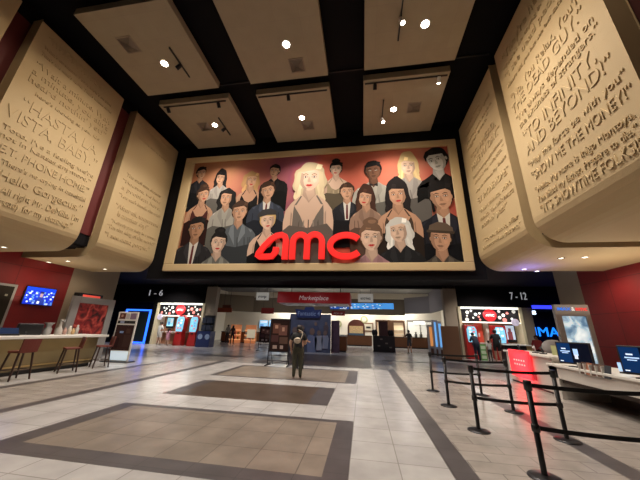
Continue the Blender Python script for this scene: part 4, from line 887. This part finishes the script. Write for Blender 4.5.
# blue product rack right of the left bay
t = thing('merchandise_rack', 'dark blue merchandise rack on the beige column beside the left ticket bay', 'rack', (-12.2, 20.6, 0))
MB().box((-.5, -.4, 0), (.6, .35, 1.15)).build('bin', M('rack_blue', (.015, .03, .13), .5), t)
for x_ in (-.2, .38):
    MB().tube([(x_, -.41, .75), (x_, -.405, .75)], .2, 16).build('round_print', M('rack_print', (.3, .4, .6), .6, vary=.5, bs=8), t)
for i, (x_, z_) in enumerate([(-.35, 1.2), (.05, 1.2), (-.35, 1.75), (.05, 1.75)]): MB().box((x_, -.2, z_), (x_ + .34, .2, z_ + .42)).build('stock_box', M('stock_navy', (.02, .03, .06), .6), t)
MB().box((-.42, .2, 1.1), (.48, .3, 2.35)).build('back_panel', black2, t)

# ================================================================= CENTRE
# hanging red sign
t = thing('hanging_sign', 'long red Marketplace sign hanging over the concession entrance', 'sign', (-3.6, 20.3, 3.72)); 
a = P(277, 302.5, Y=20.3); b_ = P(350, 292.5, Y=20.3)
bevel(MB().box((a.x + 3.6, 0, a.z - 3.72), (b_.x + 3.6, 2.6, b_.z - 3.72)).build('sign_box', M('sign_red', (.35, .012, .015), .4, emit=(.4, .01, .012), es=.12), t), .01)
MB().box((a.x + 3.75, .1, a.z - 3.75), (b_.x + 3.45, 2.5, a.z - 3.725)).build('underside', M('pale_under', (.7, .7, .72), .6), t)
for x_ in (a.x + 4.4, b_.x + 2.8): MB().tube([(x_, 1.2, .1), (x_, 1.2, 1.1)], .03, 8).build('hanger', steel, t)
c0, c1 = P(299, 299.8, Y=20.27), P(328, 299.8, Y=20.27)
text('lettering', 'Marketplace', c1.x - c0.x, .33, (c0.x + 3.6, -.03, c0.z - 3.72), (1, 0, 0), (.22, 0, 1), M('script_white', (.7, .6, .58), .5, emit=(.6, .5, .5), es=.2), .03, t)
def hang_sign(label, px0, px1, py0, py1, Y, s, mat, tmat, es=0):
    a, b_ = P(px0, py1, Y=Y), P(px1, py0, Y=Y); t = thing('hanging_sign', label, 'sign', ((a.x + b_.x) / 2, Y, a.z)); h = (b_.x - a.x) / 2; H_ = b_.z - a.z
    MB().box((-h, 0, 0), (h, .08, H_)).build('sign_box', mat, t)
    if s: text('lettering', s, h * 1.3, H_ * .36, (-h * .65, -.012, H_ * .3), (1, 0, 0), (0, 0, 1), tmat, .01, t, .01)
    for s_ in (-.7, .7): MB().tube([(h * s_, .04, H_), (h * s_, .04, 5.76 - a.z)], .015, 6).build('hanger', steel, t)
    return t
ws = M('sign_board_white', (.75, .74, .7), .5, emit=(.7, .68, .62), es=.25); kt = M('ink', (.02, .02, .02), .6); rs = M('sign_board_red', (.22, .015, .01), .5); wt = M('chalk', (.6, .55, .5), .5)
hang_sign('small white hanging sign left of the long red Marketplace sign', 256, 269, 292.5, 300, 22, 'mvp', ws, kt)
hang_sign('small white hanging sign right of the long red Marketplace sign', 358, 373, 294, 302, 22, 'entrées', ws, kt)
hang_sign('small blank dark red sign over the far left serving counter', 261, 274, 308, 313.5, 29.42, None, rs, wt)
hang_sign('small dark red pick-up sign left of the blue menu screens', 331.5, 345, 311.3, 315.5, 29.25, 'PICK UP', rs, wt)
hang_sign('orange-red sign over the snack shelves at left, tilted upward', 214, 232, 308, 312, 26.5, None, M('sign_orange', (.35, .07, .03), .5), wt)
hang_sign('dark rounded sign above the orange-red snack sign', 222, 231, 305, 310, 26.6, None, M('sign_brown', (.16, .05, .03), .5), wt)
# blue menu boards
rn = random.Random(11)
for i, (p0, p1, st) in enumerate([(330, 339, 1), (339.3, 349, 1), (350.5, 361, 1), (361.3, 371.5, 1), (371.8, 382, 1), (382.3, 393.5, 0)]):
    a, b_ = P(p0, 309, Y=29.35), P(p1, 303.3 + (.8 if i < 2 else 0), Y=29.35); im = [(0.0, 1, 0, 1, (.08, .35, .85) if i > 1 else (.03, .1, .4))]
    if st:
        for _ in range(12): u, v = rn.random() * .8, rn.random() * .8; im.append((u, u + .16, v, v + .14, rn.choice([(.8, .85, .85), (.02, .05, .2), (.1, .5, .6), (.7, .75, .8)])))
    board('lit_menu_screen', ('dark blue menu screen, %s over the middle counter' % ('leftmost', 'second from left')[i]) if i < 2 else 'bright blue menu screen, %s of the row over the middle counter' % ('third from left', 'fourth from left', 'fifth from left', 'plain rightmost one')[i - 2], 'menu screen', a.x, b_.x, 29.42, a.z, b_.z, black2, im, .08)
for i, (p0, p1) in enumerate([(258.5, 267.5), (268, 277.5), (278, 287.5)]):
    a, b_ = P(p0, 328, Y=32.2), P(p1, 320.3, Y=32.2)
    board('lit_menu_screen', 'pale blue menu screen on the far back wall, %s of three' % ('left', 'middle', 'right')[i], 'menu screen', a.x, b_.x, 32.42, a.z, b_.z, black2, [(0, 1, 0, 1, (.3, .6, .95)), (.1, .9, .7, .9, (.75, .82, .9)), (.1, .5, .1, .5, (.12, .3, .6))], .08)
# counters
def counter(label, x0, x1, y0, y1, hgt=1.05, front=wood, top=None, name='serving_counter'):
    t = thing(name, label, 'counter', ((x0 + x1) / 2, (y0 + y1) / 2, 0)); h, d = (x1 - x0) / 2, (y1 - y0) / 2
    MB().box((-h, -d, .1), (h, d, hgt - .05)).build('front_panel', front, t); MB().box((-h - .04, -d - .04, hgt - .05), (h + .04, d + .04, hgt)).build('countertop', top or M('top_dark', (.06, .04, .03), .4), t); MB().box((-h + .05, -d + .05, 0), (h - .05, d - .05, .1)).build('plinth', black2, t)
    return t
counter('orange wood counter on the far left side of the concession', -13.4, -8.6, 30.6, 31.3)
counter('orange wood counter under the round arch of the popcorn stand', -2.4, .9, 30.2, 31.0)
counter('long orange wood counter on the right of the concession', 1.2, 8.3, 29.6, 30.4)
counter('short orange wood counter at left with glowing snack shelves', -14.6, -11.0, 27.6, 28.4)
counter('free-standing brown counter block right of the film standee', P(335, 352, Y=21.6).x, P(346.5, 352, Y=21.6).x, 21.6, 22.6, 1.15, wood, white)
for i, (x_, y_) in enumerate([(-12.9, 27.2), (-11.3, 27.2)]):
    t = thing('snack_shelf', 'glowing orange snack shelf, ' + ('left one behind the long-haired person', 'right one beside the long-haired person')[i], 'snack shelf', (x_, y_, 0))
    for z in (.3, .75, 1.2): MB().box((-.55, -.15, z), (.55, .15, z + .05)).build('shelf_board', M('amber_lit', (.6, .3, .12), .5, emit=(1, .5, .22), es=.8), t)
    MB().box((-.58, .12, 0), (.58, .18, 1.75)).build('back_panel', M('amber_back', (.5, .2, .1), .5, emit=(.8, .3, .12), es=.3), t)
    for k_ in range(6):
        tag(MB().box((-.09, -.1, 0), (.09, .1, .26)).build('snack_packet', M('packet%d' % (k_ % 3), [(.6, .5, .4), (.5, .08, .05), (.6, .35, .1)][k_ % 3], .5), None, (x_ - .36 + .36 * (k_ % 3), y_ - .02, (.35, .8)[k_ // 3])), 'snack packet on the %s glowing shelf' % ('left', 'right')[i], 'snack packet', 'snack packets on the %s glowing shelf' % ('left', 'right')[i])
# popcorn arch
t = thing('popcorn_stand', 'brown arched popcorn machine with blue base behind the counter', 'popcorn machine', (-.75, 31.4, 0))
ar = [(-.95, 0)] + [(-.95, 1.9)] + [(.95 * math.cos(math.radians(180 - 15 * k_)), 1.9 + .8 * math.sin(math.radians(180 - 15 * k_))) for k_ in range(1, 12)] + [(.95, 1.9), (.95, 0)]
mb = MB(); mb.prism(ar, lambda a, b_: (a, 0, b_), lambda a, b_: (a, .3, b_)); mb.build('arch', M('arch_brown', (.12, .04, .03), .5), t)
MB().box((-.75, -.12, 1.25), (.75, .0, 2.0)).build('glass_case', M('corn', (.6, .42, .22), .5, vary=.6, bs=7, emit=(.7, .45, .2), es=.25), t)
MB().box((-.8, -.3, .6), (.8, 0, 1.22)).build('blue_base', M('base_blue', (.13, .25, .4), .5), t)
t = thing('framed_picture', 'picture of a dark car shape in a brown frame right of the popcorn arch', 'picture', (.6, 32.5, 1.45)); MB().box((-.55, -.05, 0), (.55, 0, .95)).build('frame', brownp, t); MB().box((-.45, -.06, .12), (.45, -.052, .83)).build('print_sheet', M('paper', (.6, .56, .46), .6), t); MB().box((-.25, -.07, .35), (.25, -.062, .55)).build('drawing', kt, t)
for px_, lb in ((338, 'round wreath-like sign left of the popcorn arch'), (364, 'round yellowish sign right of the popcorn arch')):
    p = P(px_, 324 if px_ < 350 else 319.5, Y=32.35); t = thing('round_sign', lb, 'sign', (p.x, 32.5, p.z)); MB().tube([(0, -.08, 0), (0, 0, 0)], .42, 20).build('disc', M('sign_sage', (.35, .36, .2), .6, vary=.4, bs=4), t); MB().tube([(0, -.1, 0), (0, -.08, 0)], .26, 16).build('centre', M('paper', (.6, .56, .46)), t)
# doorway recess and lit windows at the right rear
t = thing('display_niche', 'brown framed lit niche with bottles behind the dark cart', 'niche', (3.0, 32.5, .0), 0)
MB().box((-1.5, -.12, 0), (1.5, -.0, 2.6)).build('back_board', M('niche_lit', (.7, .55, .38), .6, emit=(.9, .65, .4), es=.35), t)
for a, b_ in (((-1.6, -.3, 2.5), (1.6, 0, 2.75)), ((-1.6, -.3, 0), (-1.45, 0, 2.5)), ((1.45, -.3, 0), (1.6, 0, 2.5)), ((-.5, -.3, 0), (.4, 0, 2.5))): MB().box(a, b_).build('frame', M('frame_brown', (.09, .04, .02), .5), t)
for z in (1.2, 1.7): MB().box((.4, -.3, z), (1.45, -.1, z + .05)).build('shelf_board', white, t)
t = thing('kitchen_window', 'bright serving window with hanging shapes on the right of the rear wall', 'window', (6.3, 32.5, 1.1)); MB().box((-1.35, -.08, 0), (1.35, 0, 1.55)).build('lit_pane', M('window_lit', (.75, .74, .68), .4, emit=(.9, .88, .8), es=.4, vary=.3, bs=1.6), t)
for a, b_ in (((-1.45, -.14, 1.55), (1.45, 0, 1.75)), ((-1.45, -.14, 0), (-1.35, 0, 1.55)), ((1.35, -.14, 0), (1.45, 0, 1.55)), ((-.1, -.14, 0), (.0, 0, 1.55))): MB().box(a, b_).build('frame', grey, t)
MB().box((-.7, -.2, 1.3), (.5, -.1, 1.6)).build('light_box', M('bay_rail', (1, 1, 1)), t)
for i, (dx, c) in enumerate([(-.8, (.2, .2, .18)), (-.3, (.25, .25, .22)), (.4, (.08, .08, .07)), (.85, (.3, .3, .26))]):
    t = thing('drink_dispenser', 'drink dispenser in front of the serving window, %s' % ('leftmost', 'second from left', 'third, darkest', 'rightmost')[i], 'dispenser', (6.1 + dx, 30.0, 1.05)); MB().lathe([(.14, 0), (.15, .3), (.06, .36), (.1, .5), (.0001, .55)], n=12).build('tank', M('disp%d' % i, c, .35), t); MB().tube([(0, -.14, .12), (0, -.2, .1)], .02, 6).build('tap', steel, t)
# dark cart
t = thing('display_cart', 'dark display cart loaded with black merchandise in front of the niche', 'display cart', (P(384, 350, Y=23.6).x, 23.6, 0)); 
MB().box((-.85, -.35, 0), (.85, .35, 1.2)).build('cabinet', black2, t); MB().box((-.35, -.2, 1.2), (.35, .2, 2.35)).build('upper_board', M('cart_maroon', (.07, .02, .02), .5), t)
for i, (x_, z_) in enumerate([(-.6, 1.2), (-.78, 1.2), (.5, 1.2), (.68, 1.2)]): MB().ell((x_, 0, z_ + .22), (.15, .15, .25)).build('hat_pile', steel, t)
for i, (x_, z_) in enumerate([(-.3, .9), (.1, .6), (.4, .3), (-.5, .4)]): MB().box((x_, -.37, z_), (x_ + .2, -.352, z_ + .1)).build('price_card', M('card', (.2, .18, .15), .6), t)
# film standee
sx0, sx1 = P(288, 352, Y=20.2).x, P(330, 352, Y=20.2).x; cx = (sx0 + sx1) / 2; h = (sx1 - sx0) / 2
t = thing('film_standee', 'large blue-grey cardboard film standee with a Fantastic header', 'standee', (cx, 20.2, 0))
zt = P(310, 314, Y=20.2).z
MB().box((-h, 0, 0), (h, .35, zt)).build('board', M('standee_blue', (.10, .12, .20), .6, vary=.5, bs=1.5), t)
mb = MB(); rn = random.Random(5)
for x_, z_, s_, c in [(-1.1, .9, 1.2, (.03, .03, .05)), (-.55, 1.1, 1.1, (.06, .06, .1)), (.2, .8, 1.3, (.22, .26, .42)), (.7, .85, 1.0, (.42, .45, .55)), (1.15, .9, .9, (.32, .36, .48)), (.45, 1.6, .7, (.10, .12, .22)), (1.2, 1.7, .6, (.15, .12, .14))]:
    mb.prism([(x_ - .22 * s_, z_ - .7 * s_), (x_ + .22 * s_, z_ - .7 * s_), (x_ + .3 * s_, z_ + .05 * s_), (x_ + .2 * s_, z_ + .28 * s_), (x_ - .2 * s_, z_ + .28 * s_), (x_ - .3 * s_, z_ + .05 * s_)], lambda a, b_: (a, -.05, b_), lambda a, b_: (a, 0, b_), c)
    mb.prism(ellp(x_, z_ + .45 * s_, .15 * s_, .19 * s_, 12), lambda a, b_: (a, -.06, b_), lambda a, b_: (a, 0, b_), (.25, .18, .16))
mb.build('printed_figures', 'print', t)
a, b_ = P(295, 317.5, Y=20.1), P(322, 309.5, Y=20.1)
mb = MB(); mb.prism([(a.x - cx + .15, a.z), (b_.x - cx - .15, a.z), (b_.x - cx, b_.z), (.35, b_.z - .05), (.25, b_.z + .15), (-.35, b_.z + .15), (-.45, b_.z - .05), (a.x - cx, b_.z)], lambda p_, q_: (p_, -.15, q_), lambda p_, q_: (p_, -.05, q_)); mb.build('header', M('header_blue', (.02, .04, .16), .5), t)
text('lettering', 'Fantastic 4', (b_.x - a.x) * .82, .3, (a.x - cx + .22, -.16, a.z + .16), (1, 0, 0), (0, 0, 1), M('header_pale', (.25, .35, .6), .5), .02, t, .01)
a, b_ = P(333, 352, Y=20.6), P(337.5, 325, Y=20.6)
t = thing('film_standee', 'narrow purple-brown cardboard standee leaning right of the large blue one', 'standee', ((a.x + b_.x) / 2, 20.6, 0)); MB().box((-.3, 0, 0), (.3, .12, 2.2)).build('board', M('standee_plum', (.09, .05, .08), .6, vary=.7, bs=3), t); MB().box((-.25, .12, 0), (.25, .35, .9)).build('prop', brownp, t)
# easel in front
def easel(label, x, y, w_, h, lean=.0, leg=.55):
    t = thing('poster_easel', label, 'easel', (x, y, 0)); a = w_ / 2
    bevel(MB().box((-a, 0, leg), (a, .04, h)).build('frame', steel, t), .01)
    mb = MB()
    for k_, (u0, u1, v0, v1, c) in enumerate([(.06, .94, .04, .96, (.02, .009, .008)), (.15, .5, .55, .85, (.10, .04, .03)), (.45, .85, .5, .8, (.12, .055, .045)), (.1, .45, .3, .5, (.06, .025, .025)), (.5, .9, .25, .45, (.08, .045, .035)), (.2, .4, .1, .2, (.3, .22, .2)), (.55, .7, .1, .2, (.3, .22, .2)), (.25, .4, .7, .8, (.35, .2, .15)), (.6, .72, .62, .74, (.35, .2, .15))]):
        yy = -.004 - k_ * .0008; mb.add([(-a + w_ * u0, yy, leg + (h - leg) * v0), (-a + w_ * u1, yy, leg + (h - leg) * v0), (-a + w_ * u1, yy, leg + (h - leg) * v1), (-a + w_ * u0, yy, leg + (h - leg) * v1)], [(0, 1, 2, 3)], c)
    mb.build('poster', 'print', t)
    for s_ in (-1, 1):
        MB().tube([(s_ * a * .96, .02, h), (s_ * a * 1.0, .02, .06)], .022, 8).build('upright', steel, t)
        MB().tube([(s_ * a, -.3, .025), (s_ * a, .4, .025)], .025, 8).build('foot', steel, t)
        MB().tube([(s_ * a * .7, .3, .03), (s_ * a * .9, .05, leg + .3)], .015, 8).build('brace', steel, t)
    for z in (.2, .42): MB().tube([(-a, .02, z), (a, .02, z)], .018, 8).build('crossbar', steel, t)
    return t
easel('black metal easel with a dark film poster left of the visitor with the bag', P(277.5, 366, Y=12.4).x, 12.4, .96, 1.98)
easel('smaller dark easel farther back, left of the film poster easel', P(264, 350, Y=19.5).x, 19.5, .9, 1.65)
t = thing('notice_stand', 'small pale notice on a thin pole at the concession entrance', 'notice stand', (P(249.5, 350, Y=19.9).x, 19.9, 0)); MB().lathe([(.0001, .02), (.16, .02), (.18, 0)], n=14).build('base', steel, t); MB().tube([(0, 0, .02), (0, 0, 1.4)], .02, 8).build('pole', grey, t); MB().box((-.32, -.03, .8), (.32, 0, 1.4)).build('notice', M('notice_cream', (.7, .62, .45), .5, emit=(.7, .6, .4), es=.4), t)
# brown partition and lit machines at right of the hall entrance
y_ = 18.9
a, b_ = P(441.5, 326, Y=y_), P(461, 356, Y=y_)
t = thing('brown_partition', 'plain brown partition panel left of the right ticket bay', 'partition', ((a.x + b_.x) / 2, y_, 0)); hw_ = (b_.x - a.x) / 2 + .05
bevel(MB().box((-hw_, 0, 0.05), (hw_, .12, a.z)).build('panel', M('partition_brown', (.24, .12, .06), .55), t), .01); MB().box((-hw_ - .1, -.1, 0), (hw_ + .1, .3, .05)).build('foot', steel, t)
for i, (p0, p1, Y_, mt, lb, z1) in enumerate([(430.5, 436, 20.6, M('amber_case', (.6, .25, .08), .4, emit=(1, .4, .12), es=.5), 'amber glowing drinks case left of the blue screens', 2.0), (436, 440.2, 20.0, screenblue, 'tall blue glowing screen column next to the amber case', 2.3), (440.6, 443.8, 19.4, screenblue, 'tall blue glowing screen column next to the brown partition', 2.2)]):
    a, b_ = P(p0, 350, Y=Y_), P(p1, 350, Y=Y_); t = thing('vending_column', lb, 'vending machine', ((a.x + b_.x) / 2, Y_, 0)); h = (b_.x - a.x) / 2
    MB().box((-h, .02, 0), (h, .6, z1 + .1)).build('case', M('case_grey', (.4, .4, .42), .5), t); MB().box((-h * .75, -.01, .7), (h * .75, .018, z1 - .05)).build('screen', M('tall_screen', (.2, .5, .8), .3, emit=(.15, .42, .9), es=.8) if i else mt, t)
    MB().box((-h * .8, -.02, .12), (h * .8, .018, .55)).build('lower_door', M('door_brown', (.12, .05, .03), .5), t)

# ================================================================= RIGHT COUNTER
cw = M('counter_white', (.58, .54, .50), .35)
t = thing('service_counter', 'white service counter running along the right side, high end block', 'counter', (5.75, 10.7, 0))
bevel(MB().box((-.35, -1.3, .05), (.5, 1.35, .98)).build('body', cw, t), .02); bevel(MB().box((-.42, -1.35, .98), (.55, 1.4, 1.04)).build('countertop', white, t), .012); MB().box((-.3, -1.25, 0), (.45, 1.3, .05)).build('plinth', black2, t)
t = thing('service_counter', 'low white counter with deep apron and dark knee recess at the right edge', 'counter', (5.75, 6.3, 0))
bevel(MB().box((-.55, -4.0, .80), (.75, 3.05, .86)).build('countertop', white, t), .012); bevel(MB().box((-.5, -4.0, .5), (-.42, 3.05, .80)).build('apron', cw, t), .008)
MB().box((-.5, 2.7, 0), (.7, 3.05, .80)).build('end_panel', cw, t); MB().box((.62, -4.0, 0), (.7, 2.7, .8)).build('recess_back', M('recess_shade_brown', (.12, .09, .07), .6), t)  # the brown of the recess back holds the shade under the desk
MB().box((-.42, -4.0, .40), (.62, 2.7, .5)).build('underframe', M('recess_shade_dark', (.05, .035, .028), .6), t)  # dark colour carries the shade of the void below the apron
MB().box((.1, -4.0, 0), (.62, 1.0, .4)).build('base_cabinet', white, t)
# red glowing panel
redpan = M('red_light_panel', (.6, .02, .03), .3, emit=(1, .03, .04), es=1.5)
t = thing('red_light_panel', 'glowing red panel hung on the front of the high white counter block', 'lit sign', (5.33, 10.95, .12))
mb = MB().box((-.06, -.62, .12), (0, .62, .98))
for i in range(5):
    for j in range(2): mb.box((-.068, -.35 + i * .15, .50 + j * .13), (-.058, -.30 + i * .15, .55 + j * .13), (1, 1, 1), 1)
mb.build('panel', [redpan, M('dot_pale', (.8, .5, .45), .5, emit=(1, .4, .3), es=1)], t); MB().box((-.04, -.8, .15), (-.01, -.62, .36)).build('lower_fin', M('fin_red', (.45, .02, .03), .4, emit=(.5, .01, .02), es=.5), t)
area('red_panel_glow', (5.2, 10.95, .5), 1.0, 14, (1, .04, .06), (0, math.radians(-90), 0), .7)
# grey display frame with backlit poster
t = thing('poster_display', 'tall grey display frame with a pale snowy poster against the red wall', 'poster display', (7.55, 11.3, 0), math.radians(-4))
for a, b_ in (((-.6, -.08, 2.3), (.46, .08, 2.7)), ((-.6, -.08, 0), (-.42, .08, 2.3)), ((.32, -.08, 0), (.46, .08, 2.3)), ((-.42, -.08, 0), (.32, .08, .75))): bevel(MB().box(a, b_).build('frame_rail', grey, t), .008)
pm = bpy.data.materials.new('snow_print'); pm.use_nodes = True; nt = pm.node_tree; b = nt.nodes['Principled BSDF']
tc = nt.nodes.new('ShaderNodeTexCoord'); nz = nt.nodes.new('ShaderNodeTexNoise'); nz.inputs['Scale'].default_value = 2.2; nz.inputs['Detail'].default_value = 5; nz.inputs['Distortion'].default_value = .6
cr = nt.nodes.new('ShaderNodeValToRGB'); nt.links.new(tc.outputs['Object'], nz.inputs['Vector']); nt.links.new(nz.outputs['Fac'], cr.inputs[0]); e = cr.color_ramp.elements
e[0].position = .35; e[0].color = (.08, .16, .26, 1); e[1].position = .62; e[1].color = (.75, .8, .78, 1); k_ = e.new(.5); k_.color = (.3, .42, .5, 1)
nt.links.new(cr.outputs[0], b.inputs['Base Color']); nt.links.new(cr.outputs[0], b.inputs['Emission Color']); b.inputs['Emission Strength'].default_value = 1.0; MATS['snow_print'] = pm
MB().box((-.42, -.03, .75), (.32, .04, 2.3)).build('poster', 'snow_print', t)
text('lettering', 'IMAX', .42, .1, (-.52, -.085, 2.5), (1, 0, 0), (0, 0, 1), M('blue_print', (.02, .15, .6), .4, emit=(.02, .2, .9), es=.8), .008, t, .02)
text('lettering', '&', .1, .13, (-.08, -.085, 2.49), (1, 0, 0), (0, 0, 1), M('badge_white', (.8, .8, .8)), .008, t, .02)
text('lettering', 'amc', .36, .14, (.04, -.085, 2.5), (1, 0, 0), (0, 0, 1), M('red_print', (.6, .03, .03), .4, emit=(.9, .05, .04), es=.8), .008, t, .02)
# monitors
def monitor(label, loc, rz, w_=.9, h=.56, tilt=.0):
    t = thing('counter_monitor', label, 'monitor', loc, rz); a = w_ / 2
    MB().box((-.14, -.1, 0), (.14, .12, .02)).build('foot', black2, t); MB().tube([(0, .05, .02), (0, .05, .2)], .025, 10).build('neck', black2, t)
    s_ = bevel(MB().box((-a, -.02, .06), (a, .05, .06 + h)).build('housing', black2, t), .012)
    mb = MB().add([(-a + .03, -.022, .10), (a - .03, -.022, .10), (a - .03, -.022, .03 + h), (-a + .03, -.022, .03 + h)], [(0, 1, 2, 3)], (.002, .003, .008))
    mb.add([(-a + .03, -.0225, .10), (-a + .32, -.0225, .10), (-a + .32, -.0225, .03 + h), (-a + .03, -.0225, .03 + h)], [(0, 1, 2, 3)], (.003, .018, .07))
    for k_, (x0, x1, z0, z1, c) in enumerate([(-a + .12, -a + .22, .42, .45, (.5, .6, .8)), (-a + .09, -a + .30, .36, .385, (.35, .5, .75)), (-a + .12, -a + .26, .32, .34, (.35, .5, .75)), (-a + .05, -a + .12, .12, .14, (.6, .7, .8)), (.0, .1, .28, .44, (.3, .45, .7)), (.01, .08, .2, .3, (.5, .55, .65))]):
        mb.add([(x0, -.024 - k_ * .0003, z0), (x1, -.024 - k_ * .0003, z0), (x1, -.024 - k_ * .0003, z1), (x0, -.024 - k_ * .0003, z1)], [(0, 1, 2, 3)], c)
    mb.build('display', 'screen', t); return t
monitor('black counter monitor with a dark blue picture, left one of the two', (5.4, 8.42, .86), math.radians(-58), .74, .54)
monitor('black counter monitor with a dark blue picture at the right picture edge', (5.4, 6.6, .86), math.radians(-58), .66, .54)
# leaflet holders along the apron and desk top
cols_ = [(.08, .04, .03), (.3, .12, .07), (.07, .035, .025), (.13, .08, .06), (.03, .035, .045)]
for i, c in enumerate(cols_):
    yy = 7.98 - i * .17
    t = thing('leaflet_holder', 'leaflet holder on the low counter, %s' % ('leftmost of five, dark brown', 'second from left, reddish brown', 'middle one of five', 'second from right, greyish brown', 'rightmost of five, nearly black')[i], 'leaflet holder', (5.26, yy, .86), 0)
    MB().box((-.07, .075, -.1), (.03, .095, .13)).build('divider', white, t)
    mb = MB(); mb.prism([(-.06, -.1), (-.045, -.1), (.02, .16), (.005, .16)], lambda a, b_: (a, -.09, b_), lambda a, b_: (a, .07, b_)); mb.build('leaflets', M('leaflet%d' % i, c, .6), t)
t = thing('card_reader', 'small pale blue lit card reader between the leaflet holders and the right monitor', 'card reader', (5.7, 7.45, .86), math.radians(-70)); MB().box((-.08, -.05, 0), (.08, .08, .03)).build('base', black2, t); MB().box((-.1, -.02, .04), (.1, .02, .22)).build('display', M('reader_lit', (.4, .55, .7), .3, emit=(.3, .5, .8), es=.8), t)
t = thing('paper_sign', 'pale mottled square notice behind the card reader', 'notice', (6.0, 7.3, .86), math.radians(-65)); bevel(MB().box((-.22, -.02, .16), (.22, .02, .46)).build('sheet', M('mottled_blue', (.3, .34, .48), .5, vary=.4, bs=12), t), .02); MB().tube([(0, 0, 0), (0, 0, .18)], .015, 8).build('stem', steel, t)
t = thing('paper_sign', 'yellow-green card standing on the high counter block', 'notice', (5.9, 9.9, 1.04), math.radians(-40)); MB().box((-.13, -.01, .0), (.13, .01, .28)).build('sheet', M('card_lime', (.42, .45, .22), .6), t); MB().box((-.13, .01, 0), (.13, .1, .02)).build('foot', white, t)
t = thing('office_chair', 'grey rounded chair back behind the white counter', 'chair', (P(552, 346, X=6.62).x, P(552, 346, X=6.62).y, 0), math.radians(160))
MB().ell((0, .2, 1.22), (.34, .09, .26)).build('backrest', M('chair_grey', (.28, .27, .27), .7), t); MB().ell((0, -.05, .8), (.28, .26, .06)).build('seat', M('chair_grey', (.28, .27, .27)), t); MB().tube([(0, .0, .1), (0, 0, .78)], .03, 10).build('column', steel, t); MB().tube([(0, .18, .8), (0, .24, 1.1)], .025, 8).build('back_bar', steel, t)
for k_ in range(5):
    a = k_ * 2 * math.pi / 5; MB().tube([(0, 0, .1), (.27 * math.cos(a), .27 * math.sin(a), .04)], .02, 8).build('leg', steel, t)
for i, (yy, c, lb) in enumerate([(10.35, (.015, .015, .02), 'black'), (10.75, (.5, .5, .52), 'silver'), (11.7, (.03, .03, .05), 'dark blue')]):
    t = thing('scanner', lb + ' ticket scanner standing on the high counter block', 'scanner', (5.75, yy, 1.04), math.radians(-60)); MB().box((-.08, -.06, 0), (.08, .06, .03)).build('base', steel, t); MB().tube([(0, 0, .03), (0, -.02, .13), (0, -.08, .19)], [.02, .025, .04], 10).build('head', M('scan_' + lb.replace(' ', '_'), c, .4), t)
flush_people()
flush_text()
